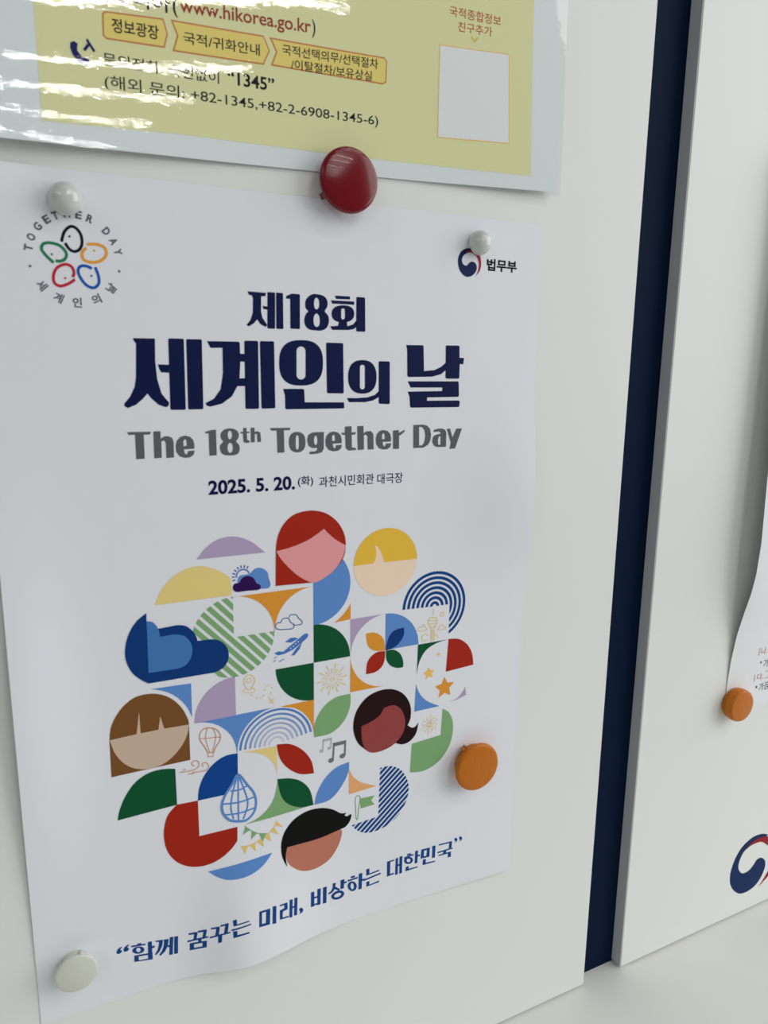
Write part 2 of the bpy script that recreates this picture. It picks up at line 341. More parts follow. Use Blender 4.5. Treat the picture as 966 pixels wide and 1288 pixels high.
# ------------------------------------------------------------------ printed artwork: outlines in board millimetres x 50
# (x, z pairs; origin on the board straight ahead of the camera)
POSTER_ART = [
 ('title_lettering_line', [('navy', 1, [[[3948,1210,4278,1201,4267,1144,4188,1140,4182,875,4206,775,4287,659,4283,636,4250,624,4168,665,4108,744,4049,675,3959,621,3917,640,3990,733,4032,852,4041,1102,4024,1145,3971,1152]],[[4210,977,4303,971,4302,920,4234,924]],[[4315,1216,4434,1216,4445,1203,4436,603,4424,593,4304,595,4293,609,4304,1206]],[[4474,1218,4580,1214,4591,1201,4591,608,4579,594,4469,594,4458,607,4463,1204]],[[4652,1167,4756,1213,4898,1210,4909,1197,4904,615,4892,604,4734,606,4723,619,4725,1123,4651,1122]],[[5224,1230,5271,1226,5325,1218,5370,1203,5402,1180,5425,1151,5440,1120,5446,1085,5443,1049,5436,1015,5419,987,5398,961,5389,936,5405,911,5433,886,5455,858,5467,825,5472,789,5471,753,5463,716,5448,678,5428,646,5400,623,5366,605,5330,594,5293,588,5254,588,5213,590,5168,592,5120,596,5079,607,5047,627,5021,654,5003,684,4993,717,4990,754,4992,788,4999,820,5011,850,5024,876,5041,893,5061,905,5069,919,5057,936,5034,955,5017,979,5010,1013,5009,1053,5014,1089,5025,1119,5043,1147,5064,1170,5087,1190,5113,1207,5140,1219,5165,1227,5191,1231],[5235,1169,5251,1158,5267,1138,5277,1112,5282,1079,5282,1040,5277,1008,5266,985,5250,969,5234,961,5219,962,5204,972,5192,987,5184,1008,5179,1035,5177,1062,5179,1089,5185,1117,5193,1139,5205,1155,5220,1167],[5234,891,5252,881,5271,861,5284,834,5291,793,5292,745,5288,705,5274,677,5253,659,5233,650,5213,654,5194,669,5179,690,5171,722,5168,760,5168,795,5173,822,5181,846,5192,865,5204,880,5219,890]],[[5593,1221,5890,1222,5894,1170,5612,1166]],[[5514,1134,5979,1135,5979,1078,5534,1079]],[[5980,915,5978,882,5971,857,5960,834,5944,815,5923,798,5899,783,5870,771,5838,762,5801,756,5752,753,5704,753,5667,756,5635,763,5606,772,5582,785,5562,800,5547,819,5535,840,5528,864,5526,896,5528,928,5535,953,5547,975,5562,995,5582,1012,5606,1026,5634,1038,5666,1047,5703,1053,5751,1057,5799,1058,5837,1055,5869,1049,5897,1039,5922,1027,5943,1011,5959,993,5971,972,5978,947],[5716,967,5718,980,5727,992,5739,999,5753,1003,5768,1001,5780,994,5788,983,5791,971,5792,840,5789,827,5781,815,5768,808,5754,804,5739,806,5727,813,5719,824,5716,837]],[[5494,673,5653,685,5672,768,5832,774,5840,685,5957,721,6022,791,6035,684,5966,635,5845,617,5538,611]],[[6039,1219,6185,1220,6202,1206,6211,610,6195,595,6035,598,6023,612,6023,1208]]])]),
 ('main_title_lettering', [('navy', 1, [[[1998,366,2338,369,2347,356,2335,-1,2354,-293,2417,-539,2535,-689,2524,-739,2480,-765,2361,-721,2252,-621,2185,-532,2108,-619,1992,-716,1863,-770,1811,-740,1804,-701,1904,-585,1984,-424,2014,-262,2041,282,2006,328]],[[2377,-52,2559,-57,2553,-188,2426,-182,2399,-136]],[[2577,378,2809,378,2821,362,2811,-793,2793,-813,2567,-810,2551,-793,2563,362]],[[2875,373,3108,376,3125,360,3113,-791,3095,-807,2867,-808,2851,-790,2861,360]],[[3215,349,3765,353,3786,334,3788,148,3866,146,3867,13,3789,12,3767,-278,3871,-274,3871,-412,3725,-412,3621,-591,3441,-716,3231,-765,3176,-747,3150,-703,3304,-629,3424,-466,3474,-188,3479,243,3270,238]],[[3882,373,4101,375,4118,359,4113,-798,4095,-815,3880,-812,3862,-794,3868,356]],[[4166,373,4395,376,4413,359,4418,-791,4399,-809,4176,-813,4158,-795,4151,356]],[[5352,12,5347,-87,5335,-156,5314,-214,5285,-263,5249,-306,5204,-340,5152,-367,5092,-387,5020,-399,4918,-403,4815,-399,4746,-387,4687,-368,4637,-341,4595,-307,4561,-266,4534,-218,4516,-162,4505,-96,4502,1,4508,97,4520,163,4541,219,4568,267,4603,309,4646,343,4696,370,4754,391,4824,404,4925,410,5026,409,5097,399,5156,382,5208,356,5251,323,5287,283,5315,235,5336,178,5348,110],[4836,216,4842,247,4862,273,4890,291,4924,298,4957,293,4986,276,5005,250,5011,219,5008,-213,5001,-245,4981,-271,4952,-289,4919,-295,4885,-289,4856,-272,4838,-245,4831,-214]],[[5431,377,5741,377,5757,360,5772,-532,5752,-550,5450,-545,5430,-527,5415,362]],[[4574,-462,4959,-463,4979,-485,4988,-708,5777,-717,5785,-813,5769,-831,4623,-830,4608,-808,4607,-587]],[[6459,-239,6456,-306,6448,-358,6433,-403,6412,-443,6385,-477,6353,-505,6315,-528,6273,-543,6224,-553,6159,-556,6096,-552,6047,-542,6004,-526,5967,-504,5936,-476,5909,-442,5888,-403,5873,-359,5864,-308,5860,-241,5863,-175,5872,-124,5887,-80,5907,-41,5933,-8,5964,20,6001,43,6043,59,6091,69,6154,73,6218,71,6267,62,6309,47,6347,25,6380,-2,6407,-36,6429,-75,6445,-120,6455,-171],[6106,-60,6109,-42,6120,-27,6137,-17,6157,-13,6177,-16,6194,-26,6205,-41,6209,-59,6213,-429,6209,-447,6198,-462,6181,-472,6161,-476,6141,-472,6124,-462,6113,-447,6108,-429]],[[5838,-636,6015,-641,6265,-628,6433,-580,6517,-505,6519,-618,6392,-685,6224,-717,5883,-714]],[[6514,56,6723,55,6740,41,6753,-746,6731,-761,6529,-751,6512,-736,6502,41]],[[7093,373,7459,377,7482,359,7504,-122,7743,-101,7901,-33,8013,57,8018,-87,7905,-177,7701,-229,7163,-239,7132,-216,7117,291]],[[8012,386,8295,389,8315,370,8322,151,8431,145,8416,23,8331,26,8331,-250,8308,-266,8028,-267,8004,-247,7994,370]],[[7143,-323,8300,-321,8320,-341,8332,-615,8309,-631,7589,-638,7586,-704,8330,-706,8354,-727,8347,-823,8324,-838,7234,-836,7207,-817,7189,-615,7147,-523,7938,-514,7936,-443,7212,-442]]])]),
 ('printed_dome', [('lilac', 1, [[[2902,-3480,2927,-3448,2963,-3401,3005,-3350,3048,-3305,3093,-3267,3141,-3230,3190,-3198,3239,-3171,3287,-3152,3336,-3137,3383,-3128,3428,-3120,3470,-3115,3509,-3114,3547,-3115,3588,-3120,3633,-3128,3679,-3140,3726,-3154,3772,-3172,3817,-3193,3861,-3217,3905,-3243,3945,-3270,3982,-3299,4018,-3330,4050,-3361,4081,-3390,4110,-3416,4138,-3442,4162,-3463,4178,-3479]]])]),
 ('printed_dome', [('straw', 1, [[[2144,-4233,2154,-4206,2168,-4167,2185,-4123,2203,-4081,2224,-4042,2246,-4002,2271,-3962,2299,-3923,2332,-3884,2368,-3844,2407,-3806,2448,-3771,2492,-3739,2540,-3709,2587,-3682,2633,-3660,2675,-3643,2716,-3630,2757,-3621,2798,-3614,2841,-3609,2884,-3606,2928,-3606,2971,-3610,3015,-3618,3059,-3629,3104,-3644,3149,-3661,3196,-3683,3245,-3708,3293,-3735,3334,-3760,3369,-3782,3398,-3803,3423,-3823,3446,-3843,3467,-3864,3485,-3885,3499,-3904,3510,-3917,3528,-4228]]])]),
 ('printed_cloud', [('deep_blue', 3, [[[1964,-5675,1937,-5655,1899,-5628,1856,-5595,1817,-5560,1781,-5525,1746,-5488,1713,-5447,1684,-5399,1657,-5344,1632,-5281,1612,-5216,1599,-5153,1593,-5090,1593,-5028,1599,-4966,1608,-4905,1621,-4845,1639,-4784,1661,-4726,1686,-4671,1714,-4619,1745,-4570,1780,-4524,1816,-4482,1860,-4443,1910,-4407,1955,-4376,1987,-4355,1980,-4648,2195,-4673,2521,-4656,2521,-4656,2548,-4662,2586,-4669,2628,-4681,2666,-4698,2701,-4723,2734,-4755,2765,-4790,2791,-4823,2812,-4857,2828,-4891,2841,-4924,2850,-4951,2856,-4973,2859,-4990,2859,-5003,2860,-5012,3105,-5020,3105,-5020,3133,-5026,3173,-5034,3217,-5046,3257,-5064,3294,-5091,3330,-5124,3363,-5161,3389,-5199,3409,-5239,3423,-5283,3431,-5327,3435,-5369,3433,-5411,3426,-5452,3415,-5492,3399,-5527,3380,-5558,3355,-5586,3328,-5611,3299,-5632,3264,-5649,3224,-5663,3187,-5673,3161,-5681]]]),
   ('steel_blue', 4, [[[1986,-4507,2003,-4510,2026,-4513,2053,-4520,2077,-4532,2100,-4552,2122,-4578,2144,-4607,2161,-4637,2175,-4670,2185,-4706,2193,-4741,2198,-4770,2200,-4791,2199,-4807,2197,-4819,2196,-4828,2460,-4823,2460,-4823,2490,-4830,2535,-4841,2582,-4855,2623,-4876,2655,-4903,2684,-4938,2709,-4975,2729,-5011,2744,-5046,2756,-5081,2763,-5117,2765,-5156,2761,-5198,2753,-5244,2741,-5288,2725,-5328,2704,-5365,2679,-5398,2650,-5427,2619,-5450,2582,-5465,2538,-5474,2498,-5479,2470,-5483,1973,-5476]]])]),
 ('printed_striped_disc', [('sage', 1, [[[2766,-4902,2757,-4949,2752,-5023,2778,-5052,2904,-5052]],[[2818,-4733,2810,-4749,2783,-4831,2985,-5052,3110,-5052]],[[2898,-4594,2856,-4656,2847,-4675,3191,-5052,3317,-5052]],[[2998,-4477,2982,-4492,2935,-4545,3398,-5052,3523,-5052]],[[3542,-4984,3542,-4847,3119,-4384,3060,-4423,3043,-4438]],[[3542,-4758,3542,-4621,3261,-4313,3239,-4320,3172,-4353]],[[3542,-4532,3542,-4395,3427,-4269,3337,-4287,3323,-4291]],[[3542,-4306,3542,-4260,3503,-4262]],[[2866,-5463,2914,-5534,2982,-5612,3060,-5681,3073,-5689]],[[2754,-5115,2757,-5155,2777,-5257,2788,-5288,3242,-5785,3337,-5817,3410,-5832]],[[2904,-5052,2778,-5052,3500,-5842,3542,-5844,3542,-5751]],[[3110,-5052,2985,-5052,3542,-5662,3542,-5525]],[[3317,-5052,3191,-5052,3542,-5436,3542,-5299]],[[3523,-5052,3398,-5052,3542,-5210,3542,-5073]],[[3542,-5751,3542,-5844,3623,-5839]],[[3542,-5525,3542,-5662,3694,-5828,3748,-5817,3795,-5801]],[[3542,-5299,3542,-5436,3856,-5779,3939,-5738,3942,-5736]],[[3542,-5073,3542,-5210,3992,-5702,4025,-5681,4065,-5645]],[[4110,-5605,4171,-5535,3730,-5052,3605,-5052]],[[4205,-5483,4229,-5448,4253,-5399,3937,-5052,3811,-5052]],[[4280,-5339,4308,-5257,4312,-5237,4143,-5052,4018,-5052]],[[4327,-5164,4328,-5155,4335,-5052,4224,-5052]]])]),
 ('printed_sun_and_clouds', [('cobalt2', 1, [[[3602,-3951,3550,-3970,3542,-3946,3593,-3927]],[[3588,-3898,3533,-3898,3533,-3873,3588,-3873]],[[3593,-3845,3542,-3826,3550,-3802,3602,-3821]],[[3616,-3796,3574,-3761,3590,-3741,3632,-3777]],[[3655,-3758,3627,-3710,3649,-3698,3676,-3745]],[[3704,-3735,3694,-3681,3719,-3677,3729,-3731]],[[3758,-3731,3767,-3677,3792,-3681,3782,-3735]],[[3810,-3745,3837,-3698,3859,-3710,3831,-3758]],[[3608,-3909,3606,-3893,3606,-3876,3608,-3859,3613,-3843,3619,-3827,3627,-3812,3637,-3798,3649,-3786,3662,-3775,3676,-3766,3691,-3759,3708,-3753,3724,-3750,3741,-3748,3758,-3749,3775,-3752,3791,-3757,3807,-3764,3821,-3773,3835,-3783,3846,-3795,3857,-3809,3866,-3823,3872,-3838,3849,-3848,3843,-3835,3836,-3823,3828,-3812,3818,-3802,3807,-3793,3795,-3786,3782,-3780,3769,-3776,3755,-3774,3741,-3773,3728,-3775,3714,-3777,3701,-3782,3688,-3788,3677,-3795,3666,-3804,3656,-3814,3648,-3825,3642,-3838,3636,-3851,3633,-3864,3631,-3878,3631,-3892,3632,-3906]]]),
   ('cobalt', 2, [[[3635,-3992,3638,-3963,3647,-3931,3659,-3900,3677,-3878,3702,-3868,3733,-3865,3766,-3865,3795,-3864,3818,-3862,3839,-3861,3860,-3858,3881,-3851,3903,-3834,3926,-3812,3949,-3789,3974,-3774,4002,-3766,4032,-3762,4063,-3764,4093,-3771,4125,-3787,4158,-3808,4189,-3834,4212,-3861,4225,-3890,4230,-3922,4233,-3954,4238,-3985,4246,-4013,4256,-4040,4264,-4065,4268,-4089,4268,-4112,4266,-4134,4259,-4153,4247,-4167,4230,-4176,4210,-4180,4182,-4181,4146,-4179,4095,-4174,4034,-4165,3969,-4153,3907,-4141,3843,-4127,3777,-4111,3717,-4094,3672,-4075,3647,-4057,3636,-4037,3634,-4015]]]),
   ('plum', 3, [[[3611,-4175,3582,-4161,3564,-4142,3553,-4121,3547,-4099,3547,-4077,3552,-4054,3563,-4032,3576,-4016,3595,-4010,3620,-4010,3645,-4010,3666,-4003,3681,-3987,3693,-3964,3706,-3941,3723,-3923,3747,-3910,3775,-3899,3804,-3893,3833,-3893,3862,-3900,3891,-3913,3919,-3930,3942,-3949,3959,-3972,3972,-3999,3983,-4026,3996,-4048,4014,-4063,4034,-4074,4053,-4084,4067,-4097,4075,-4114,4079,-4133,4079,-4151,4073,-4166,4064,-4176,4051,-4183,4032,-4187,4005,-4189,3969,-4189,3925,-4186,3876,-4182,3827,-4179,3772,-4179,3712,-4181,3655,-4181]]])]),
 ('printed_spandrel', [('orange', 1, [[[3542,-4266,3542,-4260,3646,-4266,3748,-4287,3846,-4320,3939,-4366,4025,-4423,4103,-4492,4171,-4570,4229,-4656,4275,-4749,4308,-4847,4328,-4949,4335,-5052,4345,-5052,4352,-4949,4372,-4847,4405,-4749,4451,-4656,4509,-4570,4577,-4492,4655,-4423,4741,-4366,4834,-4320,4932,-4287,5034,-4266,5138,-4260]]])]),
 ('printed_red_haired_head', [('red', 3, [[[4389,-3436,4393,-3403,4398,-3356,4405,-3301,4416,-3245,4430,-3192,4449,-3144,4472,-3094,4498,-3045,4527,-2999,4560,-2957,4596,-2918,4634,-2882,4677,-2849,4723,-2821,4774,-2797,4832,-2779,4897,-2765,4965,-2756,5033,-2752,5098,-2752,5162,-2758,5226,-2769,5288,-2785,5349,-2805,5406,-2830,5461,-2861,5515,-2898,5565,-2940,5612,-2983,5653,-3028,5689,-3075,5721,-3125,5748,-3176,5771,-3227,5790,-3275,5805,-3321,5814,-3364,5820,-3407,5823,-3450,5823,-3494,5821,-3541,5817,-3589,5810,-3637,5799,-3684,5782,-3729,5760,-3772,5734,-3813,5703,-3854,5668,-3893,5631,-3930,5592,-3968,5549,-4005,5503,-4040,5454,-4072,5404,-4100,5346,-4123,5281,-4142,5216,-4157,5160,-4169,5121,-4178,4373,-4155]]]),
   ('rose', 4, [[[4396,-3479,4438,-3473,4495,-3464,4563,-3454,4634,-3442,4703,-3426,4771,-3409,4841,-3389,4913,-3366,4983,-3341,5051,-3313,5121,-3278,5193,-3236,5261,-3194,5320,-3156,5361,-3130,5382,-3153,5412,-3186,5447,-3223,5484,-3261,5518,-3293,5549,-3321,5582,-3347,5614,-3371,5645,-3394,5676,-3415,5709,-3436,5743,-3457,5775,-3476,5803,-3492,5823,-3503,5816,-3533,5807,-3575,5796,-3625,5780,-3677,5759,-3727,5733,-3775,5700,-3827,5664,-3878,5626,-3926,5586,-3969,5544,-4006,5499,-4039,5453,-4068,5406,-4094,5359,-4116,5313,-4138,5267,-4158,5221,-4174,5172,-4182,5121,-4178,5065,-4161,5005,-4131,4943,-4094,4883,-4052,4827,-4010,4775,-3966,4724,-3916,4675,-3865,4631,-3815,4592,-3771,4559,-3734,4531,-3700,4507,-3669,4486,-3640,4466,-3611,4448,-3581,4431,-3550,4417,-3521,4405,-3496]]])]),
 ('printed_disc', [('cobalt', 1, [[[5138,-3474,5237,-3480,5335,-3498,5429,-3529,5519,-3572,5603,-3625,5680,-3688,5748,-3761,5807,-3841,5855,-3929,5891,-4021,5916,-4118,5928,-4216,5928,-4316,5916,-4414,5891,-4511,5855,-4603,5807,-4691,5748,-4771,5680,-4844,5603,-4907,5519,-4960,5429,-5003,5335,-5034,5237,-5052,5138,-5058]]])]),
 ('printed_spandrel', [('orange', 1, [[[5937,-5044,5935,-4720,5866,-4825,5782,-4920,5686,-5002,5580,-5070]]])]),
 ('printed_blond_head', [('skin', 1, [[[7439,-3945,7432,-3853,7414,-3761,7384,-3673,7342,-3590,7290,-3512,7228,-3442,7157,-3381,7079,-3329,6995,-3288,6906,-3258,6814,-3240,6720,-3234,6626,-3240,6534,-3258,6445,-3288,6361,-3329,6282,-3381,6212,-3442,6150,-3512,6097,-3590,6056,-3673,6026,-3761,6007,-3853,6001,-3945,6007,-4038,6026,-4130,6056,-4218,6097,-4301,6150,-4378,6212,-4448,6282,-4510,6361,-4561,6445,-4603,6534,-4633,6626,-4651,6720,-4657,6814,-4651,6906,-4633,6995,-4603,7079,-4561,7157,-4510,7228,-4448,7290,-4378,7342,-4301,7384,-4218,7414,-4130,7432,-4038]]]),
   ('gold', 2, [[[7439,-3945,7433,-3856,7416,-3768,7388,-3683,7350,-3602,7301,-3527,7244,-3458,7178,-3397,7105,-3345,7026,-3302,6942,-3269,6855,-3247,6765,-3236,6675,-3236,6585,-3247,6498,-3269,6414,-3302,6335,-3345,6262,-3397,6196,-3458,6139,-3527,6090,-3602,6052,-3683,6024,-3768,6007,-3856,6001,-3945,6428,-3939,6437,-3929,6450,-3914,6464,-3894,6475,-3869,6484,-3837,6491,-3798,6496,-3756,6497,-3715,6491,-3672,6481,-3624,6469,-3582,6461,-3552,6477,-3566,6498,-3584,6522,-3607,6544,-3631,6563,-3656,6582,-3683,6600,-3714,6618,-3750,6637,-3798,6656,-3855,6672,-3908,6684,-3945]]])]),
 ('printed_rings', [('ring_blue', 1, [[[7123,-5018,7132,-4924,7153,-4831,7185,-4742,7227,-4658,7279,-4579,7341,-4507,7411,-4443,7488,-4388,7571,-4343,7660,-4309,7751,-4285,7845,-4273,7940,-4273,8034,-4284,8126,-4307,8214,-4340,8298,-4384,8376,-4439,8446,-4502,8508,-4573,8562,-4651,8605,-4736,8637,-4824,8659,-4917,8669,-5011,8667,-5105,8654,-5199,8629,-5291,8594,-5378,8548,-5461,8492,-5538,8427,-5607,8355,-5667,8275,-5719,8275,-5646,8347,-5594,8412,-5534,8469,-5466,8517,-5392,8555,-5312,8583,-5228,8600,-5141,8607,-5052,8602,-4964,8587,-4877,8560,-4792,8524,-4712,8477,-4636,8422,-4567,8359,-4505,8288,-4452,8211,-4408,8129,-4374,8044,-4350,7956,-4337,7868,-4335,7780,-4344,7694,-4364,7610,-4394,7532,-4435,7459,-4485,7392,-4544,7334,-4610,7284,-4683,7244,-4762,7214,-4846,7194,-4932,7186,-5020]],[[7233,-5022,7241,-4941,7259,-4861,7286,-4784,7323,-4711,7369,-4643,7422,-4581,7483,-4526,7550,-4479,7622,-4441,7698,-4412,7778,-4392,7859,-4383,7940,-4383,8022,-4394,8101,-4414,8177,-4444,8248,-4483,8315,-4531,8375,-4586,8428,-4649,8472,-4717,8508,-4790,8535,-4868,8552,-4948,8559,-5029,8556,-5111,8543,-5191,8520,-5270,8488,-5345,8446,-5415,8397,-5480,8339,-5538,8275,-5589,8275,-5511,8330,-5460,8379,-5403,8419,-5340,8452,-5272,8476,-5201,8491,-5128,8497,-5053,8493,-4979,8480,-4905,8458,-4833,8427,-4765,8388,-4701,8342,-4642,8288,-4590,8228,-4545,8163,-4507,8094,-4478,8022,-4458,7948,-4447,7873,-4445,7799,-4452,7726,-4469,7655,-4495,7589,-4529,7527,-4571,7471,-4621,7421,-4677,7379,-4739,7345,-4806,7320,-4876,7303,-4949,7296,-5024]],[[7343,-5026,7350,-4958,7364,-4892,7387,-4828,7417,-4768,7455,-4711,7499,-4660,7549,-4614,7604,-4575,7664,-4543,7727,-4518,7793,-4501,7860,-4493,7928,-4493,7995,-4501,8061,-4517,8124,-4541,8184,-4573,8240,-4612,8290,-4657,8335,-4708,8373,-4764,8403,-4824,8427,-4888,8442,-4954,8449,-5022,8447,-5089,8438,-5156,8420,-5222,8395,-5285,8362,-5344,8322,-5398,8275,-5448,8275,-5356,8310,-5308,8339,-5255,8362,-5200,8377,-5142,8385,-5082,8386,-5022,8380,-4962,8366,-4904,8345,-4848,8318,-4794,8284,-4745,8245,-4700,8200,-4660,8150,-4625,8097,-4597,8041,-4576,7983,-4562,7923,-4555,7863,-4555,7804,-4563,7745,-4578,7690,-4600,7637,-4628,7588,-4663,7544,-4704,7504,-4749,7471,-4799,7444,-4853,7424,-4910,7411,-4968,7406,-5028]],[[7453,-5030,7459,-4974,7471,-4920,7490,-4867,7516,-4818,7547,-4772,7584,-4730,7626,-4693,7672,-4662,7722,-4637,7775,-4619,7829,-4607,7885,-4602,7941,-4604,7996,-4613,8049,-4629,8100,-4652,8148,-4680,8192,-4715,8231,-4755,8265,-4799,8293,-4847,8314,-4898,8329,-4952,8338,-5007,8339,-5063,8333,-5118,8320,-5173,8301,-5225,8275,-5274,8275,-5079,8277,-5032,8272,-4986,8262,-4940,8246,-4896,8226,-4854,8200,-4815,8169,-4780,8135,-4748,8096,-4721,8055,-4699,8012,-4682,7966,-4671,7920,-4665,7873,-4665,7827,-4671,7781,-4682,7738,-4699,7696,-4721,7658,-4748,7623,-4779,7593,-4815,7567,-4854,7546,-4895,7530,-4940,7520,-4985,7516,-5032]],[[7563,-5033,7567,-4992,7576,-4952,7590,-4913,7609,-4876,7632,-4842,7659,-4811,7690,-4783,7724,-4760,7761,-4740,7800,-4726,7840,-4717,7881,-4712,7923,-4713,7964,-4719,8003,-4730,8042,-4745,8078,-4766,8111,-4790,8141,-4819,8167,-4851,8189,-4886,8206,-4924,8219,-4963,8227,-5004,8229,-5045,8167,-5045,8165,-5011,8158,-4978,8148,-4946,8134,-4916,8116,-4887,8095,-4861,8071,-4838,8044,-4818,8014,-4802,7983,-4789,7951,-4780,7918,-4775,7884,-4775,7851,-4778,7818,-4786,7786,-4798,7756,-4813,7729,-4832,7704,-4855,7682,-4880,7663,-4908,7648,-4938,7636,-4969,7629,-5002,7626,-5036]],[[7673,-5037,7676,-5010,7682,-4983,7691,-4956,7704,-4932,7719,-4909,7737,-4888,7758,-4869,7781,-4854,7806,-4841,7832,-4831,7859,-4825,7886,-4822,7914,-4822,7941,-4826,7968,-4834,7994,-4844,8018,-4858,8040,-4874,8060,-4894,8078,-4915,8092,-4939,8104,-4964,8112,-4990,8118,-5017,8119,-5045,8057,-5045,8056,-5025,8052,-5005,8046,-4986,8037,-4968,8027,-4951,8014,-4936,8000,-4922,7984,-4910,7966,-4900,7948,-4893,7929,-4888,7909,-4885,7889,-4884,7869,-4887,7850,-4891,7831,-4898,7813,-4907,7797,-4919,7782,-4932,7769,-4947,7758,-4963,7749,-4981,7742,-5000,7737,-5020,7735,-5039]],[[7783,-5041,7784,-5027,7787,-5013,7792,-5000,7798,-4988,7806,-4976,7816,-4965,7826,-4956,7838,-4948,7850,-4942,7863,-4937,7877,-4933,7891,-4932,7905,-4932,7919,-4934,7933,-4938,7946,-4943,7958,-4950,7969,-4958,7979,-4968,7988,-4979,7996,-4991,8001,-5004,8006,-5017,8008,-5031,8009,-5045,7947,-5045,7946,-5039,7945,-5033,7943,-5027,7941,-5021,7937,-5015,7933,-5011,7929,-5006,7924,-5002,7918,-4999,7912,-4997,7906,-4995,7900,-4994,7894,-4994,7888,-4995,7881,-4996,7876,-4999,7870,-5002,7865,-5005,7860,-5009,7856,-5014,7852,-5019,7850,-5025,7847,-5031,7846,-5037,7845,-5043]]])]),
